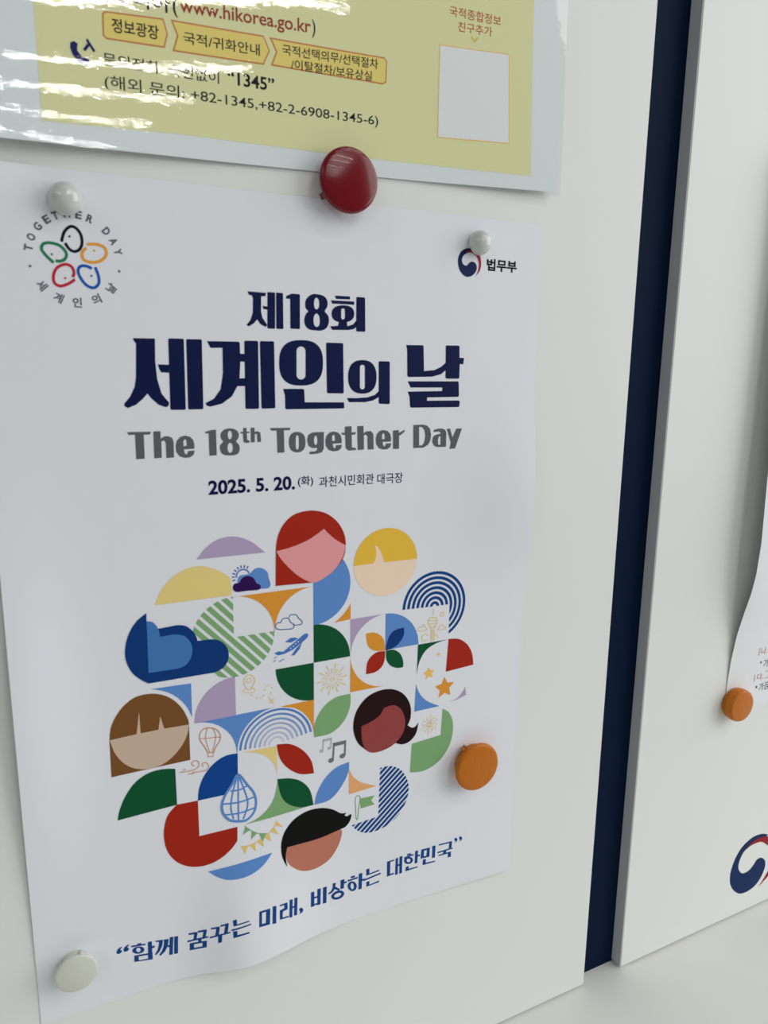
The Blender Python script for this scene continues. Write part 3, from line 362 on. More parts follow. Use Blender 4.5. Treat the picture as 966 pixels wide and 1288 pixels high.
 ('printed_tower', [('tan', 1, [[[7880,-5102,7880,-5246,7862,-5246,7863,-5102]],[[7789,-5272,7954,-5295,7951,-5315,7786,-5291]],[[7754,-5338,7966,-5360,7964,-5380,7752,-5358]],[[7767,-5412,7958,-5431,7956,-5451,7765,-5432]],[[7795,-5479,7939,-5496,7937,-5516,7793,-5499]],[[7796,-5284,7791,-5297,7784,-5315,7777,-5335,7769,-5357,7765,-5378,7763,-5396,7766,-5413,7772,-5431,7779,-5448,7789,-5465,7798,-5481,7807,-5494,7815,-5505,7825,-5514,7835,-5522,7845,-5529,7853,-5534,7859,-5539,7849,-5553,7843,-5549,7835,-5543,7825,-5536,7813,-5527,7802,-5517,7793,-5504,7783,-5490,7773,-5474,7764,-5456,7755,-5437,7749,-5417,7746,-5397,7747,-5375,7753,-5352,7760,-5330,7768,-5309,7775,-5291,7780,-5279]],[[7961,-5303,7964,-5316,7970,-5333,7976,-5355,7982,-5377,7986,-5400,7986,-5420,7983,-5439,7978,-5457,7971,-5474,7962,-5489,7953,-5503,7945,-5516,7936,-5527,7925,-5536,7914,-5544,7905,-5550,7897,-5555,7891,-5558,7881,-5544,7887,-5540,7896,-5535,7905,-5529,7914,-5522,7923,-5515,7931,-5505,7939,-5494,7947,-5481,7955,-5466,7962,-5451,7966,-5435,7969,-5419,7968,-5402,7965,-5381,7959,-5359,7953,-5338,7948,-5320,7944,-5308]],[[7843,-5553,7841,-5828,7821,-5828,7823,-5552]],[[7873,-5557,7881,-5825,7866,-5825,7858,-5558]],[[7907,-5562,7926,-5822,7906,-5823,7887,-5563]],[[8132,-5253,8129,-5239,8121,-5227,8109,-5219,8095,-5216,8080,-5219,8068,-5227,8060,-5239,8057,-5253,8060,-5268,8068,-5280,8080,-5288,8095,-5291,8109,-5288,8121,-5280,8129,-5268],[8147,-5253,8143,-5233,8132,-5216,8115,-5205,8095,-5201,8075,-5205,8058,-5216,8046,-5233,8042,-5253,8046,-5273,8058,-5291,8075,-5302,8095,-5306,8115,-5302,8132,-5291,8143,-5273]],[[7519,-5545,7508,-5532,7505,-5517,7507,-5501,7512,-5485,7518,-5472,7527,-5462,7538,-5457,7551,-5458,7565,-5460,7577,-5462,7588,-5463,7596,-5462,7602,-5457,7607,-5447,7613,-5435,7619,-5423,7628,-5413,7641,-5410,7654,-5418,7665,-5430,7676,-5445,7687,-5462,7697,-5477,7705,-5489,7714,-5498,7723,-5506,7732,-5514,7740,-5521,7745,-5530,7744,-5541,7737,-5549,7727,-5554,7714,-5558,7699,-5561,7682,-5562,7665,-5563,7643,-5563,7616,-5562,7588,-5560,7560,-5557,7536,-5552],[7527,-5532,7522,-5526,7520,-5516,7521,-5504,7526,-5491,7531,-5480,7536,-5474,7541,-5472,7550,-5473,7562,-5475,7575,-5477,7589,-5478,7603,-5476,7613,-5467,7621,-5455,7627,-5442,7632,-5431,7636,-5426,7638,-5425,7644,-5429,7653,-5439,7664,-5454,7674,-5470,7684,-5486,7694,-5498,7703,-5509,7713,-5517,7722,-5525,7728,-5531,7731,-5535,7731,-5535,7728,-5537,7721,-5540,7711,-5543,7697,-5546,7681,-5547,7664,-5548,7643,-5548,7617,-5547,7589,-5545,7563,-5542,7541,-5538]],[[8001,-5585,7991,-5575,7994,-5562,8002,-5553,8012,-5545,8022,-5537,8029,-5530,8036,-5521,8044,-5509,8053,-5497,8062,-5485,8073,-5476,8086,-5472,8100,-5475,8112,-5482,8124,-5492,8136,-5503,8147,-5513,8158,-5523,8169,-5531,8183,-5541,8196,-5550,8208,-5560,8217,-5570,8222,-5581,8219,-5592,8212,-5600,8201,-5606,8188,-5611,8173,-5613,8156,-5614,8133,-5613,8104,-5609,8073,-5604,8043,-5599,8018,-5592],[8008,-5572,8006,-5570,8007,-5570,8012,-5564,8021,-5557,8031,-5549,8041,-5540,8048,-5529,8056,-5518,8065,-5506,8073,-5496,8081,-5489,8087,-5487,8094,-5489,8104,-5494,8114,-5503,8125,-5513,8137,-5524,8148,-5534,8160,-5543,8174,-5553,8187,-5562,8198,-5571,8205,-5579,8207,-5582,8206,-5584,8202,-5588,8195,-5592,8185,-5596,8171,-5598,8156,-5599,8134,-5598,8106,-5594,8076,-5590,8046,-5584,8022,-5578]],[[7620,-5765,7617,-5757,7611,-5745,7604,-5730,7598,-5714,7595,-5698,7597,-5683,7604,-5669,7616,-5657,7629,-5646,7645,-5636,7661,-5629,7677,-5626,7694,-5628,7712,-5635,7729,-5645,7745,-5655,7758,-5664,7767,-5669,7758,-5684,7749,-5678,7735,-5670,7720,-5660,7704,-5651,7689,-5645,7677,-5643,7666,-5646,7653,-5651,7640,-5660,7628,-5670,7619,-5680,7613,-5688,7612,-5697,7615,-5710,7620,-5723,7627,-5737,7633,-5749,7636,-5758]],[[7937,-5667,7943,-5671,7952,-5676,7963,-5682,7975,-5689,7986,-5697,7994,-5707,8001,-5718,8005,-5730,8008,-5743,8011,-5755,8012,-5765,8014,-5771,7997,-5775,7995,-5768,7993,-5758,7991,-5747,7988,-5736,7985,-5725,7980,-5717,7974,-5710,7965,-5704,7954,-5697,7944,-5691,7935,-5686,7928,-5682]],[[7608,-5775,7750,-5774,7750,-5789,7608,-5790]]])]),
 ('printed_spandrel', [('lilac', 1, [[[5935,-5052,6732,-5046,6629,-5052,6527,-5073,6429,-5106,6336,-5152,6250,-5209,6172,-5278,6104,-5356,6046,-5442,6000,-5535,5967,-5633,5947,-5735,5940,-5838]]])]),
 ('printed_quarter_disc', [('cobalt', 1, [[[6732,-5838,6732,-5046,6836,-5052,6938,-5073,7036,-5106,7129,-5152,7215,-5209,7293,-5278,7361,-5356,7419,-5442,7465,-5535,7498,-5633,7518,-5735,7525,-5838]]])]),
 ('printed_leaf', [('deep_blue', 2, [[[6738,-5849,6743,-5818,6750,-5773,6759,-5722,6771,-5671,6785,-5626,6801,-5588,6821,-5552,6843,-5518,6867,-5489,6892,-5465,6920,-5447,6950,-5436,6982,-5428,7013,-5422,7043,-5417,7071,-5414,7101,-5412,7129,-5413,7153,-5413,7169,-5413,7169,-5413,7169,-5438,7170,-5473,7170,-5514,7167,-5555,7158,-5591,7143,-5624,7123,-5656,7100,-5686,7075,-5715,7049,-5740,7022,-5762,6992,-5781,6961,-5798,6930,-5812,6898,-5824,6864,-5833,6827,-5840,6791,-5844,6760,-5847,6738,-5849]]])]),
 ('printed_leaf', [('orange', 1, [[[6284,-5408,6307,-5407,6338,-5405,6374,-5404,6411,-5405,6445,-5409,6476,-5418,6508,-5429,6538,-5443,6567,-5460,6594,-5479,6618,-5500,6640,-5523,6661,-5548,6679,-5578,6695,-5612,6707,-5656,6716,-5710,6723,-5766,6729,-5815,6733,-5849,6733,-5849,6700,-5845,6652,-5840,6597,-5834,6544,-5825,6499,-5814,6464,-5800,6433,-5784,6406,-5765,6382,-5744,6361,-5721,6343,-5695,6329,-5666,6318,-5635,6309,-5604,6301,-5572,6294,-5537,6290,-5499,6288,-5462,6286,-5430,6284,-5408]]])]),
 ('printed_leaf', [('red', 1, [[[6733,-5863,6708,-5860,6671,-5854,6629,-5850,6586,-5847,6549,-5851,6516,-5860,6485,-5873,6455,-5889,6427,-5908,6402,-5929,6380,-5951,6360,-5974,6342,-6000,6327,-6030,6315,-6064,6306,-6108,6301,-6160,6297,-6214,6295,-6262,6293,-6295,6293,-6295,6323,-6295,6366,-6296,6415,-6296,6463,-6294,6505,-6286,6540,-6274,6573,-6258,6603,-6238,6630,-6217,6653,-6195,6672,-6172,6687,-6148,6698,-6123,6708,-6095,6716,-6063,6723,-6024,6727,-5978,6730,-5932,6732,-5891,6733,-5863]]])]),
 ('printed_leaf', [('green', 1, [[[6748,-5856,6772,-5855,6807,-5853,6847,-5852,6888,-5854,6924,-5862,6958,-5876,6991,-5894,7023,-5916,7053,-5941,7079,-5969,7101,-5999,7120,-6033,7136,-6070,7149,-6106,7159,-6140,7165,-6175,7166,-6211,7165,-6245,7163,-6274,7162,-6295,7162,-6295,7141,-6294,7112,-6294,7077,-6293,7042,-6289,7008,-6282,6976,-6271,6944,-6256,6911,-6239,6881,-6219,6854,-6197,6831,-6172,6809,-6144,6790,-6113,6774,-6081,6761,-6047,6753,-6009,6750,-5965,6749,-5921,6749,-5883,6748,-5856]]])]),
 ('printed_spandrel', [('orange', 1, [[[5935,-6624,5940,-5838,5947,-5941,5967,-6043,6000,-6141,6046,-6234,6104,-6320,6172,-6398,6250,-6467,6336,-6524,6429,-6570,6527,-6603,6629,-6624,6732,-6630]]])]),
 ('printed_quarter_disc', [('green', 1, [[[5138,-5838,5138,-5046,5241,-5052,5343,-5073,5441,-5106,5534,-5152,5620,-5209,5698,-5278,5766,-5356,5824,-5442,5870,-5535,5903,-5633,5923,-5735,5930,-5838]]])]),
 ('printed_quarter_disc', [('green', 1, [[[5138,-5838,4345,-5838,4352,-5941,4372,-6043,4405,-6141,4451,-6234,4509,-6320,4577,-6398,4655,-6467,4741,-6524,4834,-6570,4932,-6603,5034,-6624,5138,-6630]]])]),
 ('printed_firework', [('tan', 1, [[[5610,-6253,5868,-6221,5870,-6249]],[[5605,-6232,5748,-6159,5758,-6185]],[[5594,-6213,5784,-6035,5802,-6057]],[[5577,-6199,5650,-6056,5674,-6070]],[[5557,-6190,5606,-5934,5633,-5941]],[[5535,-6188,5510,-6030,5538,-6028]],[[5514,-6193,5403,-5957,5429,-5947]],[[5495,-6204,5381,-6091,5403,-6073]],[[5481,-6221,5253,-6095,5267,-6071]],[[5472,-6241,5313,-6216,5320,-6189]],[[5470,-6263,5212,-6295,5210,-6267]],[[5475,-6284,5332,-6357,5321,-6331]],[[5486,-6303,5296,-6481,5278,-6459]],[[5503,-6317,5430,-6461,5406,-6446]],[[5523,-6326,5474,-6582,5446,-6575]],[[5545,-6328,5570,-6486,5542,-6488]],[[5566,-6323,5676,-6559,5651,-6569]],[[5585,-6312,5698,-6425,5677,-6443]],[[5599,-6295,5827,-6421,5812,-6445]],[[5608,-6275,5766,-6300,5760,-6327]],[[5572,-6258,5569,-6244,5560,-6233,5547,-6226,5533,-6226,5520,-6233,5511,-6244,5507,-6258,5511,-6272,5520,-6283,5533,-6290,5547,-6290,5560,-6283,5569,-6272],[5587,-6258,5583,-6237,5570,-6221,5550,-6212,5529,-6212,5510,-6221,5497,-6237,5492,-6258,5497,-6279,5510,-6295,5529,-6304,5550,-6304,5570,-6295,5583,-6279]]])]),
 ('printed_airplane', [('plane_blue', 1, [[[4322,-5502,4418,-5478,4505,-5502,4659,-5395,4793,-5307,4940,-5206,5003,-5199,5029,-5247,4993,-5303,4858,-5397,4702,-5491,4526,-5549,4395,-5558]],[[4673,-5340,4815,-5279,4749,-5247,4661,-5242,4542,-5310]],[[4769,-5480,4894,-5376,4849,-5493,4732,-5615,4670,-5605]],[[4314,-5594,4379,-5575,4384,-5589,4319,-5609]],[[4412,-5686,4517,-5643,4523,-5657,4418,-5700]],[[4302,-5669,4346,-5632,4355,-5644,4311,-5680]]]),
   ('white', 2, [[[4673,-5453,4668,-5443,4659,-5439,4649,-5443,4645,-5453,4649,-5462,4659,-5467,4668,-5462]],[[4726,-5422,4722,-5412,4712,-5408,4702,-5412,4698,-5422,4702,-5431,4712,-5436,4722,-5431]],[[4775,-5381,4771,-5371,4761,-5367,4751,-5371,4747,-5381,4751,-5391,4761,-5395,4771,-5391]],[[4828,-5346,4824,-5336,4814,-5332,4804,-5336,4800,-5346,4804,-5355,4814,-5360,4824,-5355]]])]),
 ('printed_cloud_outline', [('navy2', 1, [[[4399,-5035,4383,-5025,4370,-5012,4360,-4998,4353,-4983,4349,-4968,4348,-4955,4351,-4941,4358,-4928,4368,-4916,4379,-4905,4390,-4897,4401,-4890,4413,-4886,4424,-4887,4435,-4890,4443,-4892,4450,-4892,4456,-4890,4462,-4884,4469,-4872,4476,-4857,4485,-4842,4496,-4828,4510,-4819,4528,-4816,4548,-4815,4570,-4817,4591,-4821,4610,-4827,4627,-4836,4640,-4849,4648,-4864,4655,-4881,4660,-4897,4665,-4912,4671,-4922,4679,-4929,4689,-4934,4700,-4939,4711,-4944,4722,-4952,4729,-4963,4734,-4977,4737,-4994,4738,-5012,4737,-5031,4729,-5048,4715,-5060,4695,-5066,4670,-5068,4641,-5067,4611,-5064,4581,-5062,4553,-5059,4527,-5057,4499,-5055,4470,-5052,4444,-5048,4420,-5042],[4407,-5019,4393,-5011,4383,-5001,4375,-4989,4369,-4977,4366,-4965,4365,-4956,4367,-4947,4373,-4938,4381,-4928,4390,-4919,4400,-4911,4409,-4906,4415,-4904,4422,-4905,4430,-4907,4441,-4909,4453,-4909,4466,-4905,4476,-4894,4484,-4880,4492,-4865,4499,-4852,4508,-4841,4517,-4836,4530,-4833,4548,-4832,4567,-4834,4586,-4838,4604,-4844,4617,-4850,4626,-4859,4633,-4872,4638,-4887,4644,-4903,4650,-4919,4658,-4933,4669,-4943,4681,-4950,4693,-4955,4702,-4959,4709,-4964,4713,-4970,4717,-4981,4720,-4996,4721,-5012,4719,-5027,4715,-5038,4707,-5045,4692,-5049,4670,-5050,4642,-5049,4612,-5047,4582,-5044,4555,-5041,4528,-5039,4500,-5037,4473,-5034,4447,-5031,4424,-5026]],[[4619,-4818,4622,-4812,4627,-4804,4632,-4794,4640,-4783,4650,-4773,4664,-4767,4680,-4765,4700,-4764,4721,-4765,4742,-4768,4763,-4773,4780,-4780,4794,-4790,4804,-4804,4812,-4819,4820,-4834,4827,-4847,4835,-4859,4844,-4869,4856,-4879,4867,-4889,4879,-4899,4889,-4910,4897,-4922,4902,-4934,4906,-4948,4909,-4962,4908,-4976,4903,-4989,4893,-4999,4877,-5005,4857,-5007,4834,-5008,4811,-5007,4790,-5006,4773,-5005,4759,-5003,4747,-5000,4737,-4996,4729,-4993,4722,-4990,4718,-4988,4724,-4972,4730,-4974,4736,-4977,4743,-4980,4752,-4983,4762,-4986,4774,-4988,4791,-4989,4812,-4990,4834,-4990,4856,-4990,4873,-4988,4884,-4984,4889,-4980,4891,-4973,4891,-4963,4889,-4952,4886,-4940,4881,-4930,4876,-4921,4867,-4912,4856,-4903,4844,-4893,4832,-4882,4821,-4870,4812,-4856,4804,-4841,4797,-4827,4790,-4814,4781,-4803,4771,-4795,4757,-4789,4739,-4785,4719,-4783,4700,-4782,4682,-4782,4669,-4784,4660,-4788,4653,-4795,4647,-4803,4642,-4812,4638,-4821,4634,-4827]]])]),
 ('printed_leaf', [('sage', 1, [[[5141,-7447,5140,-7405,5137,-7347,5135,-7279,5139,-7208,5153,-7141,5179,-7077,5212,-7011,5253,-6945,5297,-6884,5343,-6832,5391,-6788,5443,-6750,5497,-6718,5555,-6692,5614,-6672,5682,-6659,5758,-6654,5834,-6654,5899,-6656,5945,-6656,5945,-6656,5945,-6696,5947,-6753,5946,-6820,5942,-6889,5930,-6953,5911,-7014,5886,-7077,5856,-7140,5821,-7198,5781,-7251,5735,-7298,5684,-7342,5627,-7380,5567,-7413,5505,-7437,5432,-7450,5348,-7454,5264,-7452,5192,-7448,5141,-7447]]])]),
 ('printed_dark_haired_head', [('umber', 2, [[[6353,-8041,6309,-8000,6244,-7941,6176,-7872,6121,-7800,6081,-7723,6049,-7640,6025,-7554,6011,-7467,6008,-7380,6015,-7290,6032,-7201,6060,-7118,6101,-7038,6155,-6961,6218,-6891,6284,-6833,6356,-6789,6435,-6756,6517,-6733,6599,-6718,6680,-6712,6762,-6715,6843,-6727,6920,-6747,6994,-6776,7065,-6814,7132,-6860,7191,-6913,7242,-6974,7288,-7043,7326,-7117,7354,-7190,7371,-7264,7378,-7342,7377,-7416,7373,-7481,7360,-7537,7339,-7587,7318,-7627,7303,-7656,7303,-7656,7325,-7674,7357,-7700,7391,-7725,7421,-7740,7447,-7742,7471,-7737,7493,-7726,7513,-7714,7532,-7697,7549,-7675,7563,-7654,7573,-7639,7573,-7639,7565,-7687,7554,-7755,7539,-7828,7517,-7889,7487,-7937,7450,-7979,7409,-8014,7367,-8042,7323,-8061,7277,-8072,7230,-8077,7185,-8075,7138,-8064,7091,-8044,7049,-8023,7020,-8008]]]),
   ('maroon', 3, [[[6193,-7435,6224,-7428,6270,-7419,6322,-7407,6376,-7391,6433,-7371,6495,-7347,6556,-7320,6606,-7289,6646,-7249,6678,-7202,6703,-7158,6721,-7128,6721,-7128,6764,-7122,6827,-7112,6896,-7107,6956,-7114,7007,-7137,7056,-7170,7100,-7212,7138,-7259,7171,-7314,7199,-7377,7220,-7443,7233,-7508,7239,-7573,7236,-7638,7226,-7703,7209,-7762,7182,-7817,7146,-7870,7105,-7918,7061,-7960,7016,-7996,6967,-8027,6913,-8052,6854,-8073,6784,-8091,6707,-8105,6629,-8113,6558,-8113,6496,-8105,6439,-8090,6387,-8066,6342,-8032,6302,-7987,6268,-7931,6240,-7866,6218,-7794,6205,-7704,6198,-7600,6195,-7502]]])]),
 ('printed_spandrel', [('green', 1, [[[7515,-5849,8262,-5848,8208,-5854,8130,-5861,8045,-5872,7966,-5889,7896,-5912,7826,-5940,7761,-5974,7704,-6016,7656,-6068,7615,-6128,7580,-6193,7552,-6258,7531,-6329,7517,-6407,7508,-6478,7501,-6527]]])]),
 ('printed_quarter_disc', [('red', 1, [[[8233,-6591,8278,-5841,8325,-5846,8393,-5852,8469,-5863,8537,-5882,8599,-5912,8660,-5950,8716,-5995,8767,-6044,8811,-6100,8849,-6162,8881,-6228,8907,-6293,8925,-6364,8936,-6439,8942,-6506,8947,-6553]]])]),
 ('printed_star', [('tan', 1, [[[8029,-6090,8016,-6129,7975,-6136,8008,-6161,8003,-6201,8036,-6177,8073,-6195,8061,-6156,8089,-6126,8048,-6126]]])]),
 ('printed_star', [('tan2', 1, [[[7791,-6403,7758,-6500,7658,-6519,7740,-6580,7727,-6681,7810,-6622,7903,-6666,7872,-6569,7942,-6494,7840,-6493]]])]),
 ('printed_star', [('orange', 1, [[[8204,-6704,8136,-6860,7968,-6888,8096,-7001,8070,-7170,8217,-7084,8370,-7160,8333,-6993,8453,-6871,8283,-6855]]])]),
 ('printed_spandrel', [('cobalt', 1, [[[7462,-7373,7489,-6744,7504,-6787,7526,-6848,7553,-6917,7587,-6979,7625,-7034,7668,-7088,7718,-7140,7777,-7190,7856,-7242,7949,-7294,8036,-7339,8096,-7371]]])]),
 ('printed_spandrel', [('lilac', 1, [[[8305,-7332,8343,-7326,8398,-7318,8457,-7307,8510,-7291,8554,-7269,8596,-7242,8635,-7212,8668,-7181,8696,-7145,8721,-7105,8740,-7069,8754,-7044,8788,-7246,8575,-7304]]])]),
 ('printed_disc', [('sage', 1, [[[8151,-8073,8182,-7453,8211,-7471,8254,-7497,8299,-7529,8339,-7569,8373,-7617,8404,-7673,8431,-7735,8451,-7800,8463,-7870,8469,-7946,8469,-8024,8462,-8102,8448,-8180,8429,-8259,8402,-8337,8369,-8411,8328,-8481,8280,-8549,8226,-8611,8170,-8665,8111,-8710,8048,-8747,7983,-8778,7918,-8802,7856,-8821,7794,-8833,7731,-8840,7666,-8841,7591,-8834,7509,-8820,7436,-8804,7384,-8794,7418,-8118]]])]),
 ('printed_pinwheel', [('tan', 1, [[[7877,-7744,8066,-7678,7943,-7622,7949,-7609,8079,-7684,7882,-7758]],[[7953,-7619,7886,-7754,7873,-7748,7940,-7612]],[[7854,-7734,7890,-7537,7780,-7615,7773,-7604,7902,-7529,7867,-7736]],[[7782,-7606,7866,-7731,7855,-7739,7771,-7613]],[[7833,-7749,7680,-7619,7693,-7753,7679,-7754,7680,-7605,7842,-7738]],[[7686,-7747,7837,-7737,7837,-7751,7687,-7761]],[[7835,-7775,7646,-7841,7769,-7898,7763,-7910,7634,-7835,7830,-7762]],[[7760,-7901,7826,-7765,7839,-7771,7772,-7907]],[[7859,-7785,7822,-7982,7932,-7904,7940,-7916,7810,-7990,7845,-7783]],[[7930,-7914,7846,-7788,7858,-7780,7942,-7906]],[[7880,-7770,8032,-7900,8019,-7766,8033,-7765,8033,-7914,7871,-7781]],[[8027,-7773,7876,-7783,7875,-7769,8026,-7759]]])]),
 ('printed_spandrel', [('apricot', 1, [[[5916,-8930,5919,-8332,5933,-8369,5953,-8423,5978,-8482,6011,-8538,6051,-8588,6097,-8638,6151,-8687,6214,-8734,6301,-8782,6404,-8830,6501,-8872,6568,-8902]]])]),
 ('printed_striped_disc', [('ring_blue', 1, [[[7165,-9695,7154,-9710,7096,-9771,7033,-9822,6966,-9866,6957,-9871]],[[7317,-9439,7294,-9495,7256,-9567,7251,-9573,6827,-9932,6823,-9933,6748,-9956,6693,-9966]],[[7356,-9278,7356,-9281,7343,-9352,7337,-9373,6624,-9976,6610,-9977,6612,-9907]],[[7363,-9145,7364,-9148,7363,-9212,7361,-9225,6614,-9857,6616,-9776]],[[6619,-9647,6620,-9645,7347,-9031,7359,-9088,7360,-9099,6617,-9726,6619,-9647]],[[6621,-9595,6623,-9515,7313,-8932,7326,-8964,7335,-8992]],[[6625,-9464,6627,-9384,7270,-8841,7297,-8893,7298,-8896]],[[6628,-9334,6631,-9253,7220,-8755,7252,-8807]],[[6632,-9203,6634,-9122,7159,-8679,7167,-8686,7198,-8725]],[[6636,-9072,6638,-8992,7085,-8614,7112,-8634,7132,-8653]],[[6639,-8941,6642,-8861,6998,-8560,7051,-8590,7053,-8592]],[[6643,-8811,6645,-8730,6896,-8519,6921,-8525,6961,-8542]],[[6647,-8680,6649,-8599,6765,-8501,6771,-8502,6849,-8508,6850,-8508]],[[6650,-8549,6652,-8498,6701,-8500,6708,-8500]],[[6612,-9907,6610,-9977,6593,-9979,6523,-9982]],[[6616,-9776,6614,-9857,6467,-9981,6456,-9980,6394,-9972,6386,-9970]],[[6619,-9647,6620,-9645,6620,-9645,6617,-9726,6341,-9960,6337,-9959,6283,-9941,6274,-9937,6618,-9647]],[[6621,-9595,6623,-9515,6623,-9515,6621,-9595,6237,-9919,6233,-9917,6186,-9888,6184,-9886,6458,-9654,6556,-9650]],[[6625,-9464,6627,-9384,6627,-9384,6625,-9464,6153,-9863,6144,-9856,6107,-9823,6298,-9661,6397,-9657]],[[6628,-9334,6631,-9253,6631,-9253,6628,-9334,6080,-9796,6069,-9784,6042,-9750,6139,-9669,6237,-9664]],[[6632,-9203,6634,-9122,6634,-9122,6632,-9203,6020,-9720,6007,-9703,5988,-9675,6077,-9671]],[[6636,-9072,6638,-8992,6638,-8992,6636,-9072]],[[6639,-8941,6642,-8861,6642,-8861,6639,-8941]],[[6643,-8811,6645,-8730,6645,-8730,6643,-8811]],[[6647,-8680,6649,-8599,6649,-8599,6647,-8680]],[[6650,-8549,6652,-8498,6652,-8498,6650,-8549]]])]),
 ('printed_flag', [('sage', 1, [[[6171,-9098,6529,-9120,6442,-9213,6526,-9330,6196,-9338]],[[6083,-9544,6079,-9513,6075,-9470,6072,-9421,6069,-9369,6066,-9319,6064,-9275,6062,-9235,6061,-9197,6059,-9160,6059,-9125,6060,-9095,6063,-9069,6069,-9049,6078,-9032,6088,-9020,6100,-9012,6112,-9007,6125,-9007,6137,-9010,6151,-9016,6164,-9027,6177,-9041,6186,-9060,6191,-9083,6191,-9111,6186,-9143,6179,-9180,6171,-9218,6163,-9257,6157,-9297,6153,-9340,6150,-9388,6147,-9438,6144,-9486,6140,-9526,6136,-9554,6130,-9573,6121,-9585,6107,-9589,6096,-9580,6089,-9565],[6100,-9541,6096,-9511,6092,-9469,6089,-9420,6086,-9368,6084,-9318,6082,-9274,6080,-9235,6078,-9196,6077,-9159,6076,-9125,6077,-9096,6080,-9073,6085,-9055,6092,-9042,6100,-9033,6108,-9027,6116,-9025,6123,-9024,6131,-9026,6142,-9031,6152,-9039,6162,-9051,6169,-9065,6174,-9085,6173,-9110,6169,-9141,6162,-9176,6154,-9215,6146,-9255,6140,-9295,6136,-9338,6132,-9387,6129,-9437,6126,-9484,6123,-9524,6118,-9551,6114,-9566,6110,-9572,6112,-9572,6110,-9570,6105,-9559]]])]),
 ('printed_black_haired_head', [('clay', 1, [[[4510,-9667,4457,-9697,4449,-9741,4461,-9792,4471,-9843,4474,-9893,4482,-9946,4497,-9999,4518,-10050,4546,-10098,4581,-10144,4622,-10189,4667,-10231,4716,-10271,4769,-10310,4827,-10345,4889,-10371,4956,-10391,5028,-10404,5102,-10409,5175,-10406,5249,-10395,5325,-10375,5398,-10347,5465,-10308,5525,-10257,5579,-10194,5628,-10126,5669,-10056,5703,-9981,5732,-9900,5751,-9823,5756,-9763,5751,-9723,5736,-9697,5702,-9681,5641,-9670,5544,-9665,5417,-9670,5275,-9676,5130,-9679,4969,-9673,4790,-9663,4627,-9657]]]),
   ('ink', 2, [[[4482,-10107,4465,-10065,4439,-10006,4412,-9937,4394,-9870,4383,-9804,4377,-9734,4377,-9664,4383,-9597,4394,-9534,4411,-9472,4435,-9412,4466,-9354,4507,-9297,4555,-9241,4611,-9190,4672,-9146,4740,-9110,4816,-9080,4896,-9057,4973,-9043,5050,-9038,5128,-9041,5205,-9051,5277,-9064,5345,-9083,5409,-9107,5471,-9135,5529,-9166,5584,-9202,5636,-9245,5684,-9285,5727,-9315,5768,-9330,5806,-9337,5837,-9339,5859,-9341,5813,-9391,5871,-9431,5871,-9431,5893,-9423,5925,-9411,5956,-9403,5975,-9409,5978,-9435,5970,-9475,5957,-9519,5941,-9556,5921,-9588,5897,-9617,5870,-9642,5843,-9661,5812,-9673,5779,-9679,5748,-9682,5727,-9684,5727,-9684,5600,-9703,5419,-9728,5242,-9744,5084,-9743,4930,-9734,4794,-9724,4676,-9717,4576,-9709,4509,-9704,4509,-9704,4496,-9753,4479,-9823,4469,-9896,4473,-9974,4485,-10055,4493,-10111]]])]),
 ('printed_leaf', [('red', 2, [[[4344,-7418,4382,-7423,4436,-7429,4499,-7438,4563,-7452,4622,-7473,4677,-7501,4731,-7535,4785,-7574,4836,-7618,4883,-7663,4927,-7712,4968,-7765,5006,-7821,5040,-7879,5067,-7937,5089,-8000,5104,-8070,5115,-8138,5123,-8197,5130,-8238,5130,-8238,5088,-8232,5027,-8224,4958,-8214,4887,-8198,4824,-8176,4767,-8145,4711,-8107,4657,-8065,4607,-8020,4562,-7973,4522,-7927,4485,-7878,4453,-7827,4424,-7774,4400,-7719,4381,-7657,4367,-7587,4357,-7519,4350,-7460,4344,-7418]]])]),
 ('printed_leaf', [('green', 2, [[[4340,-8164,4377,-8170,4430,-8178,4492,-8189,4554,-8202,4611,-8218,4661,-8237,4711,-8259,4758,-8283,4804,-8312,4848,-8346,4890,-8385,4931,-8429,4970,-8478,5005,-8531,5034,-8589,5058,-8658,5077,-8740,5092,-8822,5103,-8894,5112,-8944,5112,-8944,5071,-8942,5012,-8940,4944,-8936,4875,-8928,4812,-8913,4755,-8890,4698,-8862,4643,-8829,4592,-8793,4547,-8754,4509,-8715,4478,-8674,4450,-8630,4426,-8581,4405,-8525,4386,-8456,4370,-8373,4357,-8289,4347,-8215,4340,-8164]]])]),
 ('printed_leaf', [('cobalt', 1, [[[5129,-8949,5136,-8913,5146,-8864,5159,-8805,5176,-8745,5197,-8689,5223,-8635,5253,-8580,5287,-8526,5324,-8474,5364,-8427,5408,-8382,5456,-8340,5507,-8301,5560,-8267,5615,-8239,5677,-8218,5747,-8203,5816,-8193,5876,-8186,5919,-8179,5919,-8179,5918,-8212,5918,-8257,5917,-8310,5911,-8367,5897,-8423,5874,-8480,5844,-8542,5808,-8604,5769,-8665,5727,-8720,5683,-8771,5636,-8821,5586,-8866,5531,-8905,5473,-8934,5405,-8950,5326,-8955,5246,-8953,5177,-8950,5129,-8949]]])]),
 ('printed_music_note', [('grey3', 1, [[[5329,-7535,5527,-7535,5526,-7587,5329,-7590]],[[5329,-7535,5355,-7541,5340,-7791,5314,-7784]],[[5500,-7544,5527,-7550,5519,-7766,5493,-7759]],[[5341,-7788,5337,-7772,5325,-7759,5308,-7752,5289,-7752,5272,-7759,5261,-7772,5256,-7788,5261,-7805,5272,-7818,5289,-7825,5308,-7825,5325,-7818,5337,-7805]],[[5513,-7762,5508,-7745,5497,-7732,5480,-7725,5461,-7725,5444,-7732,5432,-7745,5428,-7762,5432,-7778,5444,-7791,5461,-7798,5480,-7798,5497,-7791,5508,-7778]]])]),
